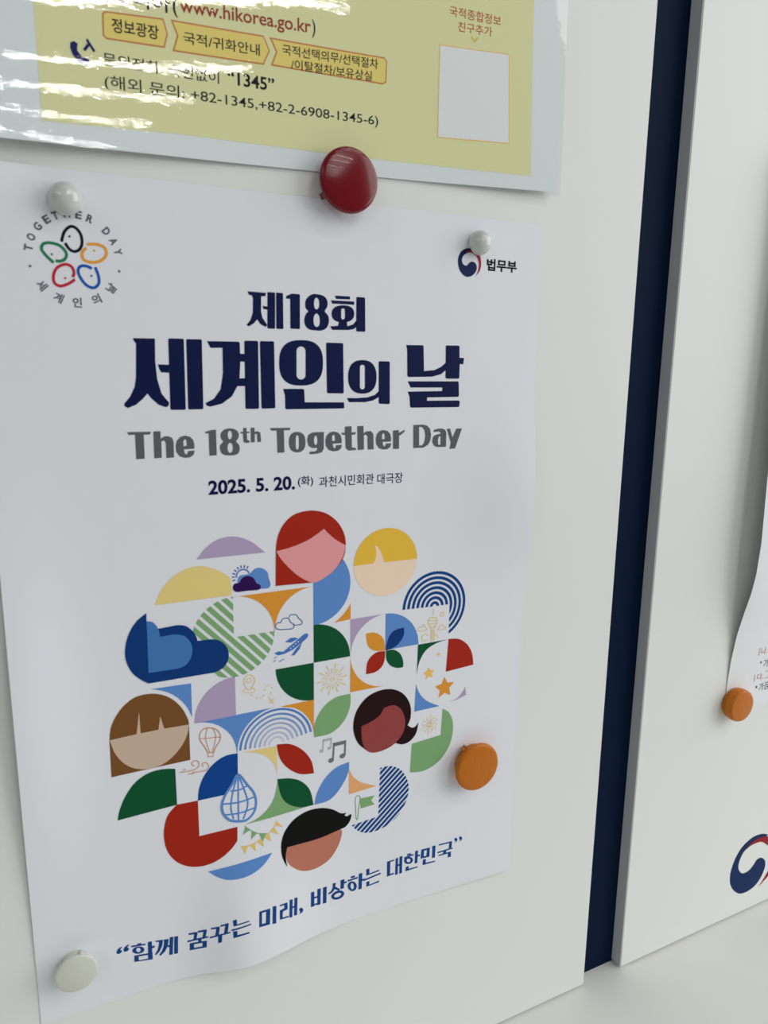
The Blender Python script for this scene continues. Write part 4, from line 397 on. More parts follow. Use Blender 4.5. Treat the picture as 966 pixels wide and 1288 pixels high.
 ('printed_music_note', [('grey2', 1, [[[5554,-7668,5849,-7670,5849,-7748,5554,-7751]],[[5554,-7668,5593,-7677,5570,-8049,5532,-8040]],[[5810,-7683,5849,-7692,5839,-8014,5799,-8004]],[[5572,-8045,5566,-8021,5548,-8002,5523,-7992,5495,-7992,5470,-8002,5453,-8021,5447,-8045,5453,-8069,5470,-8088,5495,-8099,5523,-8099,5548,-8088,5566,-8069]],[[5828,-8007,5822,-7983,5805,-7964,5780,-7954,5752,-7954,5727,-7964,5709,-7983,5703,-8007,5709,-8031,5727,-8050,5752,-8061,5780,-8061,5805,-8050,5822,-8031]]])]),
 ('printed_spandrel', [('straw', 1, [[[3661,-7422,4346,-7452,4343,-8082,4336,-8037,4326,-7973,4311,-7902,4288,-7837,4255,-7778,4215,-7720,4169,-7666,4122,-7619,4075,-7580,4024,-7548,3971,-7520,3915,-7495,3849,-7471,3776,-7451,3708,-7434]]])]),
 ('printed_rainbow', [('rain0', 1, [[[3586,-7370,3597,-7278,3618,-7188,3651,-7101,3694,-7019,3747,-6943,3808,-6874,3878,-6813,3955,-6761,4037,-6718,4125,-6686,4215,-6665,4307,-6656,4400,-6657,4492,-6670,4581,-6695,4667,-6729,4748,-6775,4823,-6830,4890,-6893,4950,-6964,5000,-7043,5040,-7126,5069,-7214,5088,-7305,5046,-7311,5028,-7225,5000,-7142,4962,-7063,4915,-6990,4859,-6922,4796,-6862,4725,-6810,4649,-6768,4568,-6735,4483,-6712,4396,-6700,4309,-6698,4222,-6707,4137,-6727,4054,-6757,3977,-6797,3904,-6846,3838,-6904,3780,-6969,3730,-7041,3690,-7119,3659,-7201,3638,-7286,3628,-7373]]]),
   ('rain1', 1, [[[3683,-7376,3693,-7295,3712,-7217,3740,-7141,3777,-7070,3823,-7003,3877,-6943,3938,-6890,4005,-6844,4077,-6808,4152,-6780,4231,-6762,4311,-6753,4392,-6755,4472,-6766,4550,-6787,4625,-6817,4695,-6857,4760,-6904,4819,-6960,4871,-7022,4914,-7090,4949,-7163,4975,-7239,4991,-7318,4949,-7324,4934,-7250,4910,-7179,4877,-7111,4836,-7047,4788,-6989,4733,-6937,4672,-6893,4606,-6856,4536,-6827,4463,-6808,4389,-6797,4313,-6796,4238,-6804,4164,-6821,4094,-6847,4026,-6881,3964,-6923,3907,-6973,3857,-7030,3814,-7092,3779,-7159,3752,-7229,3734,-7303,3726,-7378]]]),
   ('rain2', 1, [[[3781,-7381,3789,-7312,3805,-7245,3829,-7181,3861,-7120,3900,-7064,3946,-7012,3997,-6967,4054,-6928,4116,-6897,4180,-6873,4247,-6858,4316,-6851,4384,-6852,4452,-6861,4519,-6879,4583,-6905,4643,-6939,4698,-6979,4748,-7027,4792,-7080,4829,-7137,4859,-7199,4881,-7265,4895,-7332,4852,-7338,4840,-7276,4820,-7215,4792,-7158,4758,-7105,4717,-7056,4671,-7012,4620,-6975,4564,-6944,4505,-6920,4444,-6903,4381,-6894,4317,-6893,4254,-6900,4192,-6914,4133,-6936,4076,-6965,4023,-7001,3976,-7042,3933,-7090,3897,-7142,3868,-7198,3845,-7258,3830,-7320,3823,-7383]]]),
   ('rain3', 1, [[[3878,-7386,3885,-7329,3898,-7274,3918,-7221,3944,-7171,3977,-7124,4014,-7082,4057,-7044,4104,-7012,4155,-6986,4208,-6967,4263,-6954,4320,-6948,4377,-6949,4433,-6957,4488,-6972,4540,-6993,4590,-7021,4636,-7054,4677,-7093,4713,-7137,4744,-7185,4769,-7236,4787,-7290,4798,-7346,4761,-7351,4750,-7300,4734,-7250,4711,-7203,4683,-7159,4650,-7119,4612,-7083,4570,-7052,4524,-7027,4476,-7007,4425,-6994,4374,-6986,4321,-6985,4270,-6991,4219,-7003,4170,-7021,4123,-7044,4080,-7074,4041,-7108,4006,-7147,3976,-7190,3952,-7236,3934,-7285,3922,-7336,3916,-7388]]]),
   ('rain4', 1, [[[3976,-7391,3981,-7346,3991,-7303,4007,-7261,4028,-7221,4053,-7184,4083,-7151,4117,-7121,4154,-7096,4194,-7076,4236,-7060,4279,-7050,4324,-7045,4369,-7046,4413,-7052,4457,-7064,4498,-7081,4537,-7103,4573,-7129,4606,-7160,4635,-7195,4659,-7232,4678,-7273,4692,-7315,4701,-7359,4664,-7364,4656,-7325,4643,-7287,4626,-7251,4604,-7217,4579,-7186,4549,-7158,4517,-7134,4482,-7115,4445,-7100,4406,-7089,4366,-7084,4326,-7083,4286,-7087,4247,-7096,4209,-7110,4173,-7128,4140,-7151,4109,-7177,4083,-7207,4060,-7241,4041,-7276,4027,-7314,4018,-7353,4013,-7393]]]),
   ('rain5', 1, [[[4073,-7396,4077,-7363,4084,-7331,4096,-7301,4111,-7272,4130,-7245,4152,-7220,4176,-7198,4204,-7180,4233,-7165,4264,-7154,4296,-7146,4328,-7143,4361,-7143,4394,-7148,4425,-7157,4456,-7169,4485,-7185,4511,-7204,4535,-7227,4556,-7252,4574,-7280,4588,-7309,4598,-7341,4605,-7373,4568,-7378,4562,-7350,4553,-7324,4541,-7298,4526,-7274,4508,-7253,4487,-7233,4464,-7216,4440,-7203,4413,-7192,4386,-7185,4358,-7181,4330,-7180,4302,-7183,4274,-7190,4248,-7199,4223,-7212,4199,-7228,4178,-7247,4159,-7268,4143,-7291,4130,-7316,4120,-7342,4114,-7370,4110,-7398]]]),
   ('rain6', 1, [[[4170,-7401,4173,-7380,4178,-7360,4185,-7341,4195,-7322,4206,-7305,4220,-7289,4236,-7276,4253,-7264,4272,-7254,4291,-7247,4312,-7242,4333,-7240,4353,-7241,4374,-7243,4394,-7249,4414,-7257,4432,-7267,4449,-7279,4464,-7294,4477,-7310,4489,-7327,4498,-7346,4504,-7366,4508,-7386,4471,-7392,4468,-7376,4463,-7360,4456,-7346,4447,-7332,4437,-7319,4425,-7308,4412,-7299,4397,-7291,4382,-7284,4367,-7280,4350,-7278,4334,-7278,4318,-7279,4302,-7283,4287,-7289,4272,-7296,4259,-7305,4247,-7316,4236,-7328,4227,-7341,4219,-7356,4213,-7371,4210,-7387,4208,-7403]]])]),
 ('printed_spandrel', [('cobalt', 1, [[[2814,-6621,2911,-6635,3005,-6661,3096,-6699,3180,-6748,3259,-6807,3329,-6875,3391,-6951,3443,-7034,3484,-7123,3513,-7216,3531,-7312,3538,-7410,3548,-7410,3554,-7307,3575,-7205,3608,-7107,3654,-7014,3711,-6928,3780,-6850,3858,-6781,3944,-6724,4037,-6678,4135,-6645,4237,-6624,4340,-6618]]])]),
 ('printed_spandrel', [('cobalt', 1, [[[2002,-5791,2047,-5806,2113,-5829,2186,-5856,2251,-5887,2309,-5922,2364,-5961,2417,-6004,2466,-6050,2511,-6100,2554,-6154,2592,-6210,2626,-6266,2655,-6326,2679,-6391,2699,-6449,2712,-6489,2718,-5816]]])]),
 ('printed_quarter_disc', [('lilac', 1, [[[3542,-6624,2750,-6624,2757,-6521,2777,-6419,2810,-6321,2856,-6228,2914,-6142,2982,-6064,3060,-5995,3146,-5938,3239,-5892,3337,-5859,3439,-5838,3542,-5832]]])]),
 ('printed_route_map', [('tan', 1, [[[3853,-5969,3849,-5950,3837,-5935,3820,-5927,3801,-5927,3784,-5935,3772,-5950,3768,-5969,3772,-5987,3784,-6002,3801,-6010,3820,-6010,3837,-6002,3849,-5987],[3868,-5969,3862,-5944,3846,-5924,3823,-5912,3797,-5912,3774,-5924,3758,-5944,3753,-5969,3758,-5993,3774,-6013,3797,-6025,3823,-6025,3846,-6013,3862,-5993]],[[3805,-6170,3782,-6158,3762,-6134,3743,-6103,3726,-6068,3713,-6035,3704,-6007,3701,-5982,3702,-5958,3707,-5934,3714,-5913,3723,-5895,3733,-5879,3744,-5866,3758,-5855,3773,-5847,3789,-5841,3806,-5839,3823,-5840,3840,-5846,3857,-5854,3875,-5866,3891,-5880,3906,-5895,3916,-5911,3924,-5929,3930,-5948,3933,-5968,3933,-5990,3930,-6012,3923,-6034,3911,-6059,3894,-6088,3873,-6118,3851,-6144,3829,-6163],[3807,-6153,3794,-6145,3776,-6124,3758,-6094,3742,-6061,3729,-6029,3721,-6003,3718,-5981,3719,-5960,3724,-5939,3730,-5920,3738,-5903,3747,-5889,3756,-5878,3767,-5870,3780,-5863,3793,-5859,3807,-5857,3819,-5858,3833,-5862,3848,-5869,3864,-5880,3879,-5892,3892,-5906,3901,-5920,3908,-5935,3912,-5951,3915,-5970,3915,-5988,3913,-6008,3906,-6027,3895,-6050,3879,-6079,3859,-6108,3839,-6132,3820,-6148]],[[3765,-6126,3754,-6130,3739,-6135,3721,-6140,3705,-6147,3695,-6153,3692,-6155,3694,-6159,3702,-6168,3713,-6179,3728,-6189,3745,-6198,3762,-6204,3783,-6210,3809,-6214,3836,-6218,3862,-6219,3885,-6219,3899,-6216,3906,-6210,3911,-6200,3913,-6186,3912,-6172,3909,-6160,3906,-6153,3901,-6149,3891,-6146,3877,-6144,3863,-6143,3851,-6143,3842,-6142,3844,-6127,3852,-6128,3864,-6128,3879,-6129,3894,-6131,3907,-6135,3918,-6143,3924,-6156,3927,-6170,3928,-6187,3925,-6204,3918,-6219,3905,-6229,3886,-6233,3862,-6234,3835,-6233,3806,-6229,3780,-6224,3758,-6219,3739,-6211,3721,-6202,3704,-6190,3691,-6179,3681,-6167,3677,-6154,3685,-6141,3699,-6133,3716,-6126,3734,-6120,3750,-6116,3760,-6112]],[[3846,-6254,3884,-6286,3873,-6299,3835,-6268]],[[3936,-6328,3986,-6358,3977,-6373,3927,-6343]],[[4020,-6367,4055,-6363,4057,-6381,4021,-6384]],[[4076,-6349,4094,-6302,4110,-6308,4093,-6355]],[[4105,-6240,4121,-6188,4137,-6193,4122,-6245]],[[4150,-6150,4180,-6128,4190,-6142,4160,-6164]],[[4217,-6122,4244,-6138,4235,-6153,4209,-6137]],[[4272,-6176,4283,-6216,4266,-6220,4255,-6180]],[[4265,-6273,4235,-6332,4220,-6324,4250,-6265]],[[4217,-6375,4224,-6408,4207,-6412,4200,-6379]],[[4241,-6428,4256,-6443,4243,-6455,4228,-6440]],[[4216,-6414,4310,-6540,4294,-6552,4200,-6425]],[[4310,-6447,4212,-6522,4200,-6506,4298,-6431]]])]),
 ('printed_spandrel', [('orange', 1, [[[4712,-6710,4803,-6767,4886,-6835,4958,-6914,5019,-7002,5068,-7097,5104,-7198,5125,-7303,5132,-7410,5138,-6624,4436,-6630]]])]),
 ('printed_brown_haired_head', [('brown', 1, [[[1247,-6614,1253,-6564,1262,-6494,1275,-6415,1297,-6341,1327,-6273,1366,-6205,1410,-6140,1457,-6082,1507,-6030,1562,-5983,1619,-5943,1676,-5911,1733,-5890,1791,-5878,1850,-5872,1908,-5871,1967,-5875,2026,-5883,2084,-5898,2141,-5917,2196,-5942,2251,-5972,2304,-6007,2355,-6048,2403,-6096,2450,-6150,2494,-6208,2532,-6267,2565,-6330,2594,-6397,2618,-6461,2636,-6514,2646,-6555,2649,-6587,2650,-6611,2650,-6629,2647,-7337,1243,-7334]]]),
   ('beige', 2, [[[1247,-6614,1712,-6603,1776,-6181,1781,-6603,2096,-6601,2140,-6347,2199,-6603,2651,-6620,2641,-6667,2627,-6733,2609,-6807,2584,-6875,2552,-6936,2514,-6997,2471,-7055,2424,-7108,2372,-7158,2314,-7206,2254,-7248,2192,-7281,2129,-7305,2063,-7321,1996,-7330,1931,-7332,1867,-7328,1802,-7318,1739,-7300,1679,-7277,1623,-7248,1569,-7212,1519,-7170,1473,-7123,1430,-7070,1391,-7011,1356,-6948,1326,-6885,1301,-6814,1281,-6737,1265,-6668]]])]),
 ('printed_balloon', [('copper', 1, [[[2966,-7263,2950,-7227,2928,-7175,2904,-7123,2878,-7075,2851,-7026,2831,-6978,2824,-6931,2826,-6887,2836,-6847,2853,-6813,2878,-6785,2909,-6765,2947,-6755,2989,-6754,3032,-6760,3078,-6776,3124,-6799,3164,-6829,3195,-6866,3219,-6910,3234,-6954,3239,-6998,3234,-7043,3222,-7085,3198,-7125,3168,-7162,3143,-7196,3125,-7231,3111,-7266,3101,-7291,3082,-7283,3092,-7259,3107,-7223,3126,-7185,3152,-7149,3182,-7114,3203,-7077,3214,-7039,3219,-6998,3214,-6959,3201,-6918,3178,-6878,3150,-6843,3113,-6816,3070,-6794,3027,-6780,2988,-6773,2950,-6774,2917,-6783,2891,-6800,2870,-6824,2854,-6854,2846,-6889,2844,-6930,2850,-6972,2869,-7017,2896,-7065,2922,-7114,2946,-7167,2968,-7219,2984,-7255]],[[2839,-6946,3232,-6993,3230,-7008,2837,-6961]],[[2998,-6772,2992,-6791,2982,-6817,2971,-6846,2962,-6880,2955,-6917,2953,-6957,2959,-7004,2970,-7062,2984,-7123,2999,-7181,3012,-7231,3021,-7267,3006,-7270,2998,-7235,2985,-7185,2970,-7126,2955,-7065,2944,-7007,2938,-6957,2940,-6916,2947,-6877,2957,-6842,2968,-6811,2978,-6786,2984,-6768]],[[3095,-6789,3102,-6808,3113,-6833,3126,-6864,3138,-6900,3146,-6939,3148,-6981,3142,-7029,3129,-7085,3113,-7144,3096,-7201,3081,-7249,3071,-7283,3057,-7278,3067,-7244,3082,-7196,3099,-7140,3115,-7081,3127,-7026,3133,-6980,3131,-6941,3123,-6904,3112,-6870,3099,-6839,3088,-6813,3081,-6794]],[[2970,-7259,3098,-7288,3082,-7377,2976,-7362],[2979,-7277,3084,-7303,3072,-7360,2990,-7348]]])]),
 ('printed_wind', [('copper', 1, [[[2445,-7536,2471,-7538,2509,-7542,2552,-7546,2597,-7550,2639,-7552,2673,-7551,2699,-7547,2723,-7542,2743,-7535,2760,-7527,2774,-7517,2784,-7507,2791,-7494,2795,-7477,2797,-7459,2795,-7440,2792,-7423,2787,-7412,2780,-7403,2767,-7395,2753,-7389,2737,-7384,2723,-7382,2713,-7383,2705,-7386,2697,-7393,2689,-7402,2683,-7413,2680,-7423,2679,-7430,2682,-7437,2689,-7446,2700,-7456,2711,-7466,2721,-7474,2728,-7480,2716,-7493,2710,-7487,2700,-7479,2688,-7469,2676,-7458,2667,-7446,2662,-7433,2663,-7419,2667,-7406,2675,-7392,2684,-7380,2696,-7371,2709,-7365,2724,-7365,2741,-7367,2758,-7372,2776,-7380,2791,-7390,2802,-7402,2809,-7418,2813,-7438,2814,-7459,2812,-7480,2807,-7500,2798,-7517,2785,-7531,2769,-7542,2749,-7551,2727,-7559,2702,-7564,2674,-7568,2639,-7569,2596,-7567,2551,-7564,2507,-7559,2470,-7556,2444,-7553]],[[2673,-7593,2700,-7596,2739,-7602,2784,-7608,2830,-7614,2872,-7617,2903,-7616,2925,-7612,2942,-7606,2955,-7597,2965,-7587,2971,-7577,2976,-7566,2977,-7554,2974,-7538,2968,-7521,2960,-7504,2951,-7490,2942,-7481,2933,-7475,2920,-7471,2906,-7470,2892,-7470,2881,-7472,2876,-7474,2875,-7477,2875,-7486,2877,-7498,2880,-7511,2883,-7523,2884,-7531,2867,-7535,2866,-7527,2863,-7515,2860,-7502,2857,-7487,2858,-7473,2864,-7461,2876,-7455,2891,-7453,2907,-7452,2924,-7454,2940,-7459,2954,-7467,2965,-7480,2975,-7496,2984,-7514,2991,-7534,2994,-7553,2993,-7570,2987,-7585,2978,-7598,2966,-7611,2950,-7621,2930,-7629,2905,-7634,2871,-7634,2828,-7631,2782,-7625,2736,-7619,2698,-7614,2671,-7610]],[[2595,-7611,2710,-7619,2709,-7637,2594,-7629]],[[2503,-7500,2560,-7501,2560,-7519,2503,-7517]]])]),
 ('printed_quarter_disc', [('green', 1, [[[1302,-8214,2369,-8191,2365,-7449,2320,-7438,2255,-7422,2182,-7407,2113,-7398,2048,-7397,1981,-7400,1916,-7409,1854,-7424,1794,-7447,1737,-7476,1682,-7511,1630,-7552,1582,-7600,1536,-7656,1495,-7715,1457,-7773,1424,-7833,1395,-7894,1369,-7954,1348,-8011,1331,-8069,1318,-8128,1309,-8178]]])]),
 ('printed_quarter_disc', [('royal', 1, [[[2758,-8210,3536,-8229,3552,-7417,3507,-7414,3444,-7408,3373,-7407,3306,-7415,3244,-7434,3181,-7462,3120,-7497,3064,-7536,3012,-7582,2963,-7635,2918,-7691,2880,-7747,2849,-7804,2823,-7863,2803,-7922,2786,-7980,2774,-8043,2766,-8110,2761,-8169]]])]),
 ('printed_globe_drop', [('white', 2, [[[3547,-7862,3586,-7895,3629,-7962,3672,-8040,3712,-8109,3750,-8164,3786,-8216,3818,-8267,3844,-8319,3863,-8372,3877,-8424,3885,-8477,3887,-8529,3884,-8583,3875,-8638,3860,-8690,3838,-8735,3808,-8776,3770,-8812,3729,-8841,3687,-8860,3645,-8867,3602,-8864,3557,-8854,3514,-8842,3469,-8830,3424,-8814,3380,-8793,3341,-8766,3306,-8729,3274,-8685,3247,-8638,3227,-8592,3214,-8548,3209,-8504,3208,-8460,3213,-8415,3222,-8371,3236,-8327,3255,-8283,3280,-8237,3312,-8188,3350,-8136,3391,-8085,3428,-8036,3458,-7981,3486,-7921,3515,-7875]]]),
   ('cobalt', 3, [[[3554,-7838,3605,-7879,3650,-7949,3694,-8028,3734,-8096,3770,-8150,3806,-8203,3839,-8255,3866,-8309,3887,-8364,3901,-8419,3910,-8474,3912,-8529,3909,-8586,3899,-8643,3883,-8698,3860,-8748,3827,-8792,3786,-8831,3741,-8862,3694,-8884,3646,-8892,3598,-8888,3551,-8879,3507,-8867,3461,-8854,3414,-8837,3368,-8815,3325,-8785,3287,-8745,3253,-8699,3225,-8650,3203,-8601,3190,-8553,3184,-8506,3184,-8458,3188,-8411,3198,-8365,3213,-8319,3233,-8272,3258,-8224,3291,-8173,3330,-8121,3371,-8070,3407,-8022,3436,-7969,3464,-7909,3497,-7857],[3540,-7886,3567,-7911,3607,-7974,3651,-8052,3691,-8122,3729,-8178,3765,-8230,3796,-8280,3821,-8329,3839,-8379,3852,-8429,3860,-8479,3862,-8529,3859,-8580,3851,-8632,3837,-8681,3817,-8723,3790,-8759,3755,-8792,3716,-8819,3679,-8836,3644,-8842,3605,-8839,3563,-8830,3520,-8818,3477,-8806,3433,-8791,3393,-8772,3357,-8747,3325,-8713,3295,-8672,3269,-8627,3250,-8584,3239,-8543,3234,-8502,3233,-8461,3238,-8419,3246,-8378,3260,-8336,3278,-8294,3301,-8250,3332,-8202,3370,-8152,3411,-8100,3449,-8050,3481,-7992,3508,-7933,3532,-7893]],[[3550,-7895,3539,-7927,3523,-7972,3504,-8024,3485,-8082,3467,-8139,3452,-8194,3439,-8249,3427,-8305,3417,-8363,3408,-8420,3402,-8475,3400,-8524,3403,-8572,3410,-8621,3420,-8667,3431,-8710,3441,-8746,3447,-8772,3413,-8781,3407,-8754,3397,-8719,3386,-8675,3376,-8627,3368,-8576,3365,-8525,3368,-8472,3374,-8416,3382,-8357,3393,-8299,3405,-8241,3418,-8186,3433,-8130,3451,-8071,3471,-8013,3490,-7960,3506,-7916,3517,-7883]],[[3571,-7889,3582,-7922,3598,-7968,3617,-8023,3637,-8083,3656,-8143,3673,-8199,3687,-8252,3703,-8307,3717,-8362,3729,-8418,3737,-8473,3737,-8529,3728,-8586,3711,-8646,3689,-8704,3666,-8757,3647,-8802,3634,-8834,3601,-8821,3614,-8788,3634,-8743,3656,-8691,3678,-8635,3694,-8578,3702,-8526,3702,-8476,3695,-8424,3683,-8370,3669,-8316,3654,-8262,3639,-8208,3623,-8153,3604,-8094,3584,-8034,3565,-7980,3549,-7934,3538,-7900]],[[3563,-7914,3540,-8824,3505,-8823,3528,-7913]],[[3386,-8151,3406,-8154,3434,-8159,3466,-8164,3501,-8169,3535,-8172,3564,-8172,3592,-8167,3623,-8158,3654,-8147,3683,-8136,3708,-8126,3726,-8120,3738,-8153,3721,-8159,3696,-8169,3666,-8180,3634,-8192,3600,-8201,3567,-8206,3533,-8207,3497,-8204,3461,-8199,3428,-8193,3400,-8188,3380,-8185]],[[3236,-8390,3272,-8395,3320,-8404,3378,-8413,3440,-8422,3501,-8428,3557,-8431,3612,-8429,3672,-8424,3731,-8417,3787,-8409,3834,-8401,3868,-8397,3872,-8431,3839,-8436,3792,-8443,3736,-8451,3675,-8459,3614,-8464,3557,-8466,3498,-8463,3436,-8456,3373,-8447,3315,-8438,3266,-8430,3231,-8425]],[[3247,-8623,3281,-8628,3326,-8635,3380,-8643,3438,-8651,3496,-8657,3549,-8660,3602,-8659,3659,-8655,3716,-8649,3770,-8643,3815,-8637,3848,-8633,3852,-8668,3819,-8672,3774,-8677,3720,-8684,3662,-8690,3603,-8694,3548,-8695,3493,-8692,3434,-8686,3376,-8678,3321,-8670,3275,-8663,3243,-8658]]])]),
 ('printed_spandrel', [('sage', 1, [[[3642,-8952,3692,-8943,3764,-8932,3844,-8915,3917,-8890,3983,-8855,4048,-8812,4108,-8764,4159,-8715,4199,-8666,4231,-8615,4258,-8562,4281,-8504,4302,-8433,4318,-8353,4331,-8280,4340,-8229,4599,-8797,4975,-8943,4173,-8959]]])]),
 ('printed_disc', [('red', 1, [[[2757,-8960,2758,-8210,2362,-8189,2327,-8219,2278,-8262,2225,-8315,2183,-8375,2153,-8445,2129,-8524,2112,-8609,2102,-8695,2099,-8783,2105,-8876,2117,-8967,2136,-9052,2162,-9130,2195,-9204,2234,-9273,2277,-9335,2323,-9389,2374,-9437,2427,-9479,2482,-9515,2538,-9544,2595,-9567,2654,-9585,2712,-9597,2771,-9605,2829,-9607,2888,-9605,2948,-9596,3009,-9582,3071,-9561,3132,-9536,3189,-9508,3242,-9477,3291,-9441,3337,-9405,3377,-9370,3412,-9335,3442,-9300,3467,-9269,3484,-9247,3497,-8955]]])]),
 ('printed_bunting', [('sage', 1, [[[3646,-8973,3766,-9102,3908,-9209,4098,-9266,4094,-9281,3901,-9222,3756,-9114,3635,-8983]],[[3655,-8993,3746,-9092,3597,-9154]],[[3778,-9121,3887,-9203,3760,-9301]],[[3927,-9223,4073,-9266,3993,-9418]]]),
   ('straw2', 1, [[[3541,-9377,3705,-9411,3852,-9382,4004,-9327,4148,-9262,4247,-9161,4302,-9054,4316,-9061,4259,-9170,4157,-9275,4010,-9341,3856,-9396,3705,-9426,3538,-9391]],[[3559,-9388,3685,-9414,3626,-9575]],[[3723,-9415,3836,-9392,3845,-9580]],[[3873,-9382,3989,-9341,4017,-9535]],[[4024,-9327,4135,-9276,4178,-9473]],[[4165,-9256,4241,-9178,4339,-9365]],[[4259,-9153,4302,-9070,4439,-9231]]])]),
 ('printed_dome', [('cobalt', 1, [[[2894,-9750,4187,-9709,4155,-9746,4110,-9799,4057,-9856,4002,-9903,3946,-9940,3886,-9972,3823,-9998,3759,-10019,3692,-10034,3622,-10042,3552,-10046,3485,-10046,3422,-10042,3360,-10035,3301,-10023,3245,-10007,3193,-9986,3144,-9959,3097,-9929,3053,-9897,3007,-9859,2961,-9816,2922,-9777]]])]),
 ('event_logo', [('ink2', 1, [[[990,1798,997,1825,1007,1864,1020,1908,1037,1946,1059,1977,1084,2005,1111,2028,1138,2044,1167,2051,1195,2049,1221,2040,1244,2026,1266,2006,1286,1980,1304,1950,1317,1919,1325,1884,1328,1847,1328,1811,1324,1777,1315,1746,1302,1718,1287,1694,1269,1674,1249,1658,1226,1647,1203,1640,1180,1638,1157,1642,1135,1650,1115,1662,1096,1678,1079,1700,1063,1726,1050,1750,1041,1766,1079,1786,1088,1770,1100,1747,1114,1724,1127,1708,1140,1697,1154,1689,1168,1683,1181,1681,1196,1683,1211,1687,1226,1694,1239,1705,1252,1720,1265,1739,1275,1761,1282,1785,1285,1813,1285,1845,1282,1878,1276,1906,1266,1931,1251,1956,1234,1977,1218,1992,1202,2001,1186,2007,1170,2008,1155,2005,1136,1993,1114,1975,1093,1951,1075,1925,1061,1893,1048,1853,1038,1814,1031,1787]],[[1145,1878,1143,1886,1137,1892,1129,1894,1121,1892,1115,1886,1112,1878,1115,1870,1121,1864,1129,1861,1137,1864,1143,1870]]]),
   ('green2', 1, [[[862,1455,844,1472,818,1497,789,1525,764,1552,743,1577,723,1603,706,1630,696,1659,697,1689,707,1717,723,1742,744,1761,771,1773,801,1780,833,1783,864,1782,897,1778,932,1771,966,1761,998,1745,1026,1723,1051,1696,1072,1667,1086,1637,1090,1607,1085,1577,1076,1551,1062,1528,1043,1510,1021,1496,998,1487,977,1480,955,1477,933,1478,916,1480,905,1481,909,1524,921,1523,937,1521,952,1520,967,1522,983,1527,1002,1535,1017,1544,1028,1555,1037,1569,1044,1588,1047,1607,1044,1624,1035,1645,1018,1669,997,1691,975,1709,950,1721,921,1730,890,1736,861,1739,834,1740,807,1738,784,1733,768,1725,756,1714,746,1698,740,1681,739,1665,745,1649,758,1627,777,1604,796,1580,820,1555,847,1528,874,1504,892,1487]],[[874,1595,872,1603,866,1609,857,1611,849,1609,843,1603,841,1595,843,1587,849,1581,857,1578,866,1581,872,1587]]]),
   ('amber', 1, [[[1372,1802,1399,1806,1439,1811,1483,1815,1523,1814,1559,1808,1594,1798,1626,1783,1652,1763,1670,1735,1679,1703,1681,1670,1674,1638,1659,1607,1635,1578,1607,1552,1577,1530,1543,1515,1506,1503,1468,1497,1432,1494,1397,1496,1363,1503,1330,1513,1303,1530,1285,1555,1276,1583,1272,1611,1273,1635,1278,1658,1288,1679,1299,1695,1311,1709,1323,1721,1337,1730,1348,1736,1355,1740,1376,1702,1369,1698,1359,1693,1350,1687,1342,1680,1334,1669,1325,1657,1318,1644,1315,1631,1315,1613,1318,1592,1323,1574,1332,1562,1348,1553,1373,1544,1403,1539,1432,1537,1463,1539,1496,1545,1528,1555,1555,1568,1580,1585,1604,1607,1623,1631,1634,1652,1638,1673,1637,1696,1630,1717,1620,1734,1604,1746,1579,1757,1550,1766,1519,1771,1484,1772,1443,1768,1405,1763,1378,1760]],[[1494,1694,1492,1703,1486,1709,1478,1711,1469,1709,1463,1703,1461,1694,1463,1686,1469,1680,1478,1678,1486,1680,1492,1686]]]),
   ('crimson', 1, [[[1182,1222,1163,1209,1136,1189,1105,1167,1074,1149,1044,1134,1012,1121,979,1111,947,1107,917,1112,889,1125,865,1143,847,1168,838,1199,836,1233,838,1267,845,1300,854,1331,868,1362,886,1391,908,1417,937,1439,970,1458,1004,1472,1037,1480,1068,1480,1097,1474,1123,1461,1144,1445,1161,1422,1173,1396,1179,1369,1182,1343,1179,1317,1171,1294,1162,1276,1156,1264,1117,1282,1123,1295,1131,1311,1137,1328,1139,1343,1137,1361,1132,1382,1124,1401,1114,1415,1100,1425,1083,1433,1063,1438,1043,1438,1018,1431,989,1419,961,1403,938,1385,920,1366,906,1342,894,1316,886,1290,881,1262,878,1232,880,1205,885,1187,895,1173,910,1162,929,1154,948,1150,970,1153,997,1161,1026,1173,1054,1187,1082,1203,1111,1224,1138,1243,1156,1257]],[[1043,1252,1041,1260,1035,1266,1027,1268,1018,1266,1012,1260,1010,1252,1012,1243,1018,1237,1027,1235,1035,1237,1041,1243]]]),
   ('blue3', 1, [[[1498,1452,1506,1429,1518,1397,1530,1360,1539,1325,1543,1292,1546,1258,1545,1224,1537,1192,1521,1164,1498,1139,1472,1120,1444,1108,1413,1107,1382,1113,1353,1126,1325,1142,1300,1164,1277,1191,1256,1220,1238,1250,1223,1280,1210,1313,1202,1346,1199,1378,1206,1407,1219,1432,1237,1452,1259,1467,1284,1475,1310,1477,1336,1475,1360,1472,1383,1465,1406,1455,1424,1445,1436,1439,1417,1401,1404,1407,1387,1416,1368,1425,1351,1430,1331,1433,1310,1434,1292,1433,1278,1429,1266,1420,1254,1407,1246,1392,1242,1375,1244,1354,1251,1327,1262,1297,1276,1270,1291,1244,1310,1218,1330,1195,1351,1177,1372,1164,1395,1154,1417,1150,1434,1150,1451,1157,1469,1171,1486,1189,1497,1208,1502,1230,1503,1257,1501,1287,1497,1317,1489,1348,1477,1383,1466,1414,1457,1437]],[[1431,1308,1428,1317,1422,1323,1414,1325,1406,1323,1400,1317,1398,1308,1400,1300,1406,1294,1414,1292,1422,1294,1428,1300]]]),
